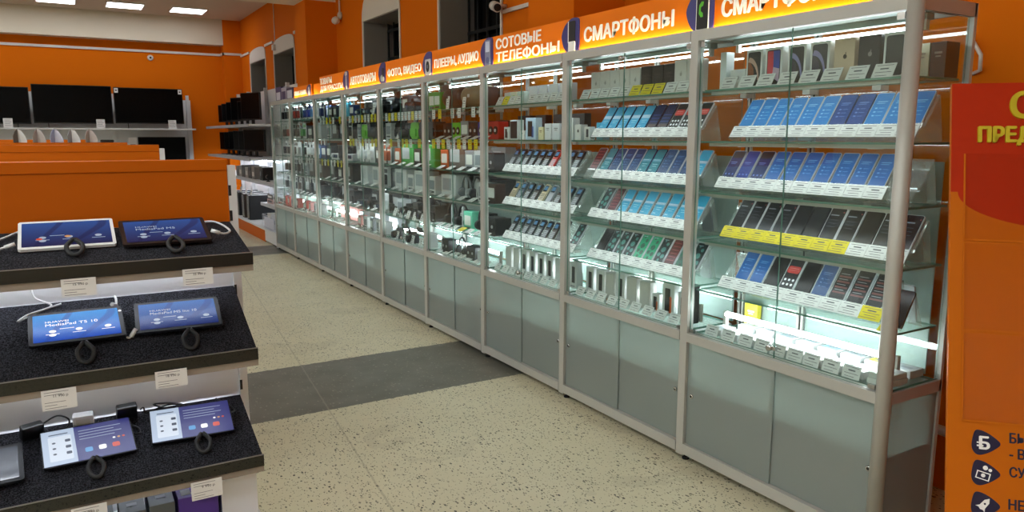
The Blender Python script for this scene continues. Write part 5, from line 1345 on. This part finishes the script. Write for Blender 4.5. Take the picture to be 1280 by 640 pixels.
# hardware on the third shelf
for k, (y, c) in enumerate(((13.6, '#5a5450'), (13.35, '#8c8680'), (13.1, '#3a3836'), (12.85, '#9a948e'), (12.6, '#2e2c2c'), (12.35, '#75706a'))):
    g = G(); g.box(2.56, 2.80, y-.11, y+.11, .8858, .8858+.17+.015*(k % 3), C(c, .5), bev=.004); o = g.obj('hardware_box')
    G().box(2.5585, 2.5597, y-.08, y+.06, .93, 1.0, C('#c4c0ba' if k % 2 else '#3d3b3a')).obj('front_print', o)
    tag(o, '%s hardware box on the shelf below the monitors, %s from left' % (('dark taupe', 'grey', 'charcoal', 'pale grey', 'black', 'taupe')[k], ORD[k]), 'box', 'hardware boxes below the monitors')
for y, lab in ((11.95, 'black cube speaker with a round cone on the shelf below the monitors'),):
    root = empty('cube_speaker', frame((2.60, y, .8858), (0, -1, 0), (0, 0, 1)))
    G().prism(rrect(.22, .2, .02, 4, 0, .1), -.2, 0, BLACK).obj('cabinet', root)
    G().prism(ell(.08, .08, 22, 0, .1), .0003, .008, C('#2e2f31')).prism(ell(.035, .035, 16, 0, .1), .008, .014, C('#75787c')).obj('cone', root)
    tag(root, lab, 'speaker')
root = empty('webcam', frame((2.60, 11.5, .8858), (0, -1, 0), (0, 0, 1)))
G().lathe([(.03, 0), (.03, .01), (.008, .02), (.008, .05)], BLACK, 12, Matrix.Rotation(R(-90), 4, 'X')).obj('foot', root)
G().tube([(-.05, .07, 0), (.06, .075, 0)], .03, BLACK, 12).obj('camera_body', root)
tag(root, 'small black webcam at the near end of the hardware shelf', 'webcam')
# dark tower cases on the deck
for k, (y, c) in enumerate(((14.0, '#1a1b1e'), (13.55, '#17181a'), (13.1, '#3a2f2a'), (12.7, '#141517'))):
    root = empty('computer_tower', frame((2.53, y, .2058), (0, -1, 0), (0, 0, 1)))
    G().box(-.1, .1, 0, .40, -.42, 0, C(c, .4), bev=.005).obj('cabinet', root)
    G().box(-.085, .085, .02, .39, .0003, .006, C('#0c0c0e', .2)).box(-.02, .02, .27, .28, .0062, .008, C('#9aa0a6')).obj('front_panel', root)
    tag(root, '%s computer tower on the bottom deck, %s from left' % (('black', 'matt black', 'brown-black', 'jet black')[k], ORD[k]), 'computer', 'computer towers on the deck')
    root = empty('price_card', frame((2.58, y-.02, .6075), (0, -1, 0), (.2, 0, 1)))
    G().box(-.06, .06, 0, .09, 0, .002, WHITEP).obj('card', root); G().box(-.04, .04, .05, .058, .0021, .0025, INK).obj('small_print', root)
    tag(root, 'white price card on top of the %s computer tower from left' % ORD[k], 'price tag', 'price cards on the towers')
# wire baskets with boxed goods at the near end
def basket(y0, y1, x0, x1, z0, z1, lab):
    root = empty('wire_basket', T(x0, y0, z0))
    W, D_, H_ = y1-y0, x1-x0, z1-z0
    g = G(); wr = mat('white_wire', '#cfd0da', .35)
    for a in (0, H_*.5, H_): g.tube([(0, 0, a+.003), (D_, 0, a+.003), (D_, W, a+.003), (0, W, a+.003)], .004, wr, 6, closed=True)
    n = 12
    for k in range(n+1): g.tube([(0, W*k/n, .003), (0, W*k/n, H_)], .003, wr, 6); g.tube([(D_, W*k/n, .003), (D_, W*k/n, H_)], .003, wr, 6); g.tube([(0, W*k/n, .003), (D_, W*k/n, .003)], .003, wr, 6)
    for k in range(6): g.tube([(D_*k/5, 0, .003), (D_*k/5, 0, H_)], .003, wr, 6)
    g.obj('wire_frame', root)
    f = G(); f.box(-.006, -.0045, W*.15, W*.85, H_*.1, H_*.9, C('#c2c4d4', .4)).obj('front_plate', root)
    return tag(root, lab, 'basket')
basket(10.68, 11.55, 2.50, 3.0, .2058, .40, 'white wire basket on the deck beside the farthest showcase')
bx = [(10.86, '#d9d9de', 'white', .30, 0), (11.13, '#cfcfd2', 'pale grey', .26, 2), (11.40, '#d4d2cc', 'cream', .24, 0)]
for k, (y, c, d, w, rt) in enumerate(bx):
    root = empty('goods_box', T(2.56, y, .218) @ Matrix.Rotation(R(rt), 4, 'Z'))
    G().box(0, .36, -w*.4, w*.4, 0, .20, C(c, .5), bev=.004).obj('box_body', root)
    G().box(-.0012, -.0003, -w*.3, w*.3, .05, .12, C('#6a6a78')).obj('front_print', root)
    tag(root, d+' goods box standing in the wire basket', 'box', 'boxes in the wire basket')
for k, (y, z, c, d, rt) in enumerate(((10.85, .5508, '#b3201c', 'red'), (11.2, .5508, '#d6d6da', 'white'), (11.55, .5508, '#c9a9a6', 'pink-edged white'), (10.82, .6285, '#e0e0e2', 'topmost white'), (11.18, .6285, '#c4c6cc', 'topmost grey'), (11.54, .6285, '#262629', 'black')) and
        [(10.85, .5508, '#b3201c', 'red', 3), (11.2, .5508, '#d6d6da', 'white', -2), (11.55, .5508, '#c9a9a6', 'pink-edged white', 3), (10.84, .6215, '#e0e0e2', 'topmost white', -3), (11.18, .6215, '#c4c6cc', 'topmost grey', 4), (11.54, .6215, '#262629', 'black', 2)]):
    root = empty('flat_goods_box', T(2.62, y, z) @ Matrix.Rotation(R(rt), 4, 'Z'))
    G().box(0, .38, -.14, .14, 0, .07, C(c, .45), bev=.003).obj('box_body', root)
    G().box(-.0012, -.0003, -.1, .1, .02, .05, C('#e8e8ea' if c in ('#b3201c', '#262629') else '#55555e')).obj('front_print', root)
    tag(root, d+' flat box stacked on the shelf above the wire basket', 'box', 'flat boxes above the wire basket')

finish_labels()

# ------------------------------------------------------------------ light and colour management
wd = bpy.data.worlds.new('world'); scene.world = wd; wd.use_nodes = True
bg = wd.node_tree.nodes['Background']; bg.inputs[0].default_value = (.9, .88, .85, 1); bg.inputs[1].default_value = .02
scene.view_settings.view_transform = 'Standard'; scene.view_settings.look = 'None'
scene.view_settings.exposure = .1; scene.view_settings.gamma = 1; scene.view_settings.use_curve_mapping = False
cy = scene.cycles
cy.max_bounces = 10; cy.diffuse_bounces = 5; cy.glossy_bounces = 4; cy.transmission_bounces = 8; cy.transparent_max_bounces = 40
cy.caustics_reflective = False; cy.caustics_refractive = False; cy.sample_clamp_indirect = 4
cy.use_denoising = True
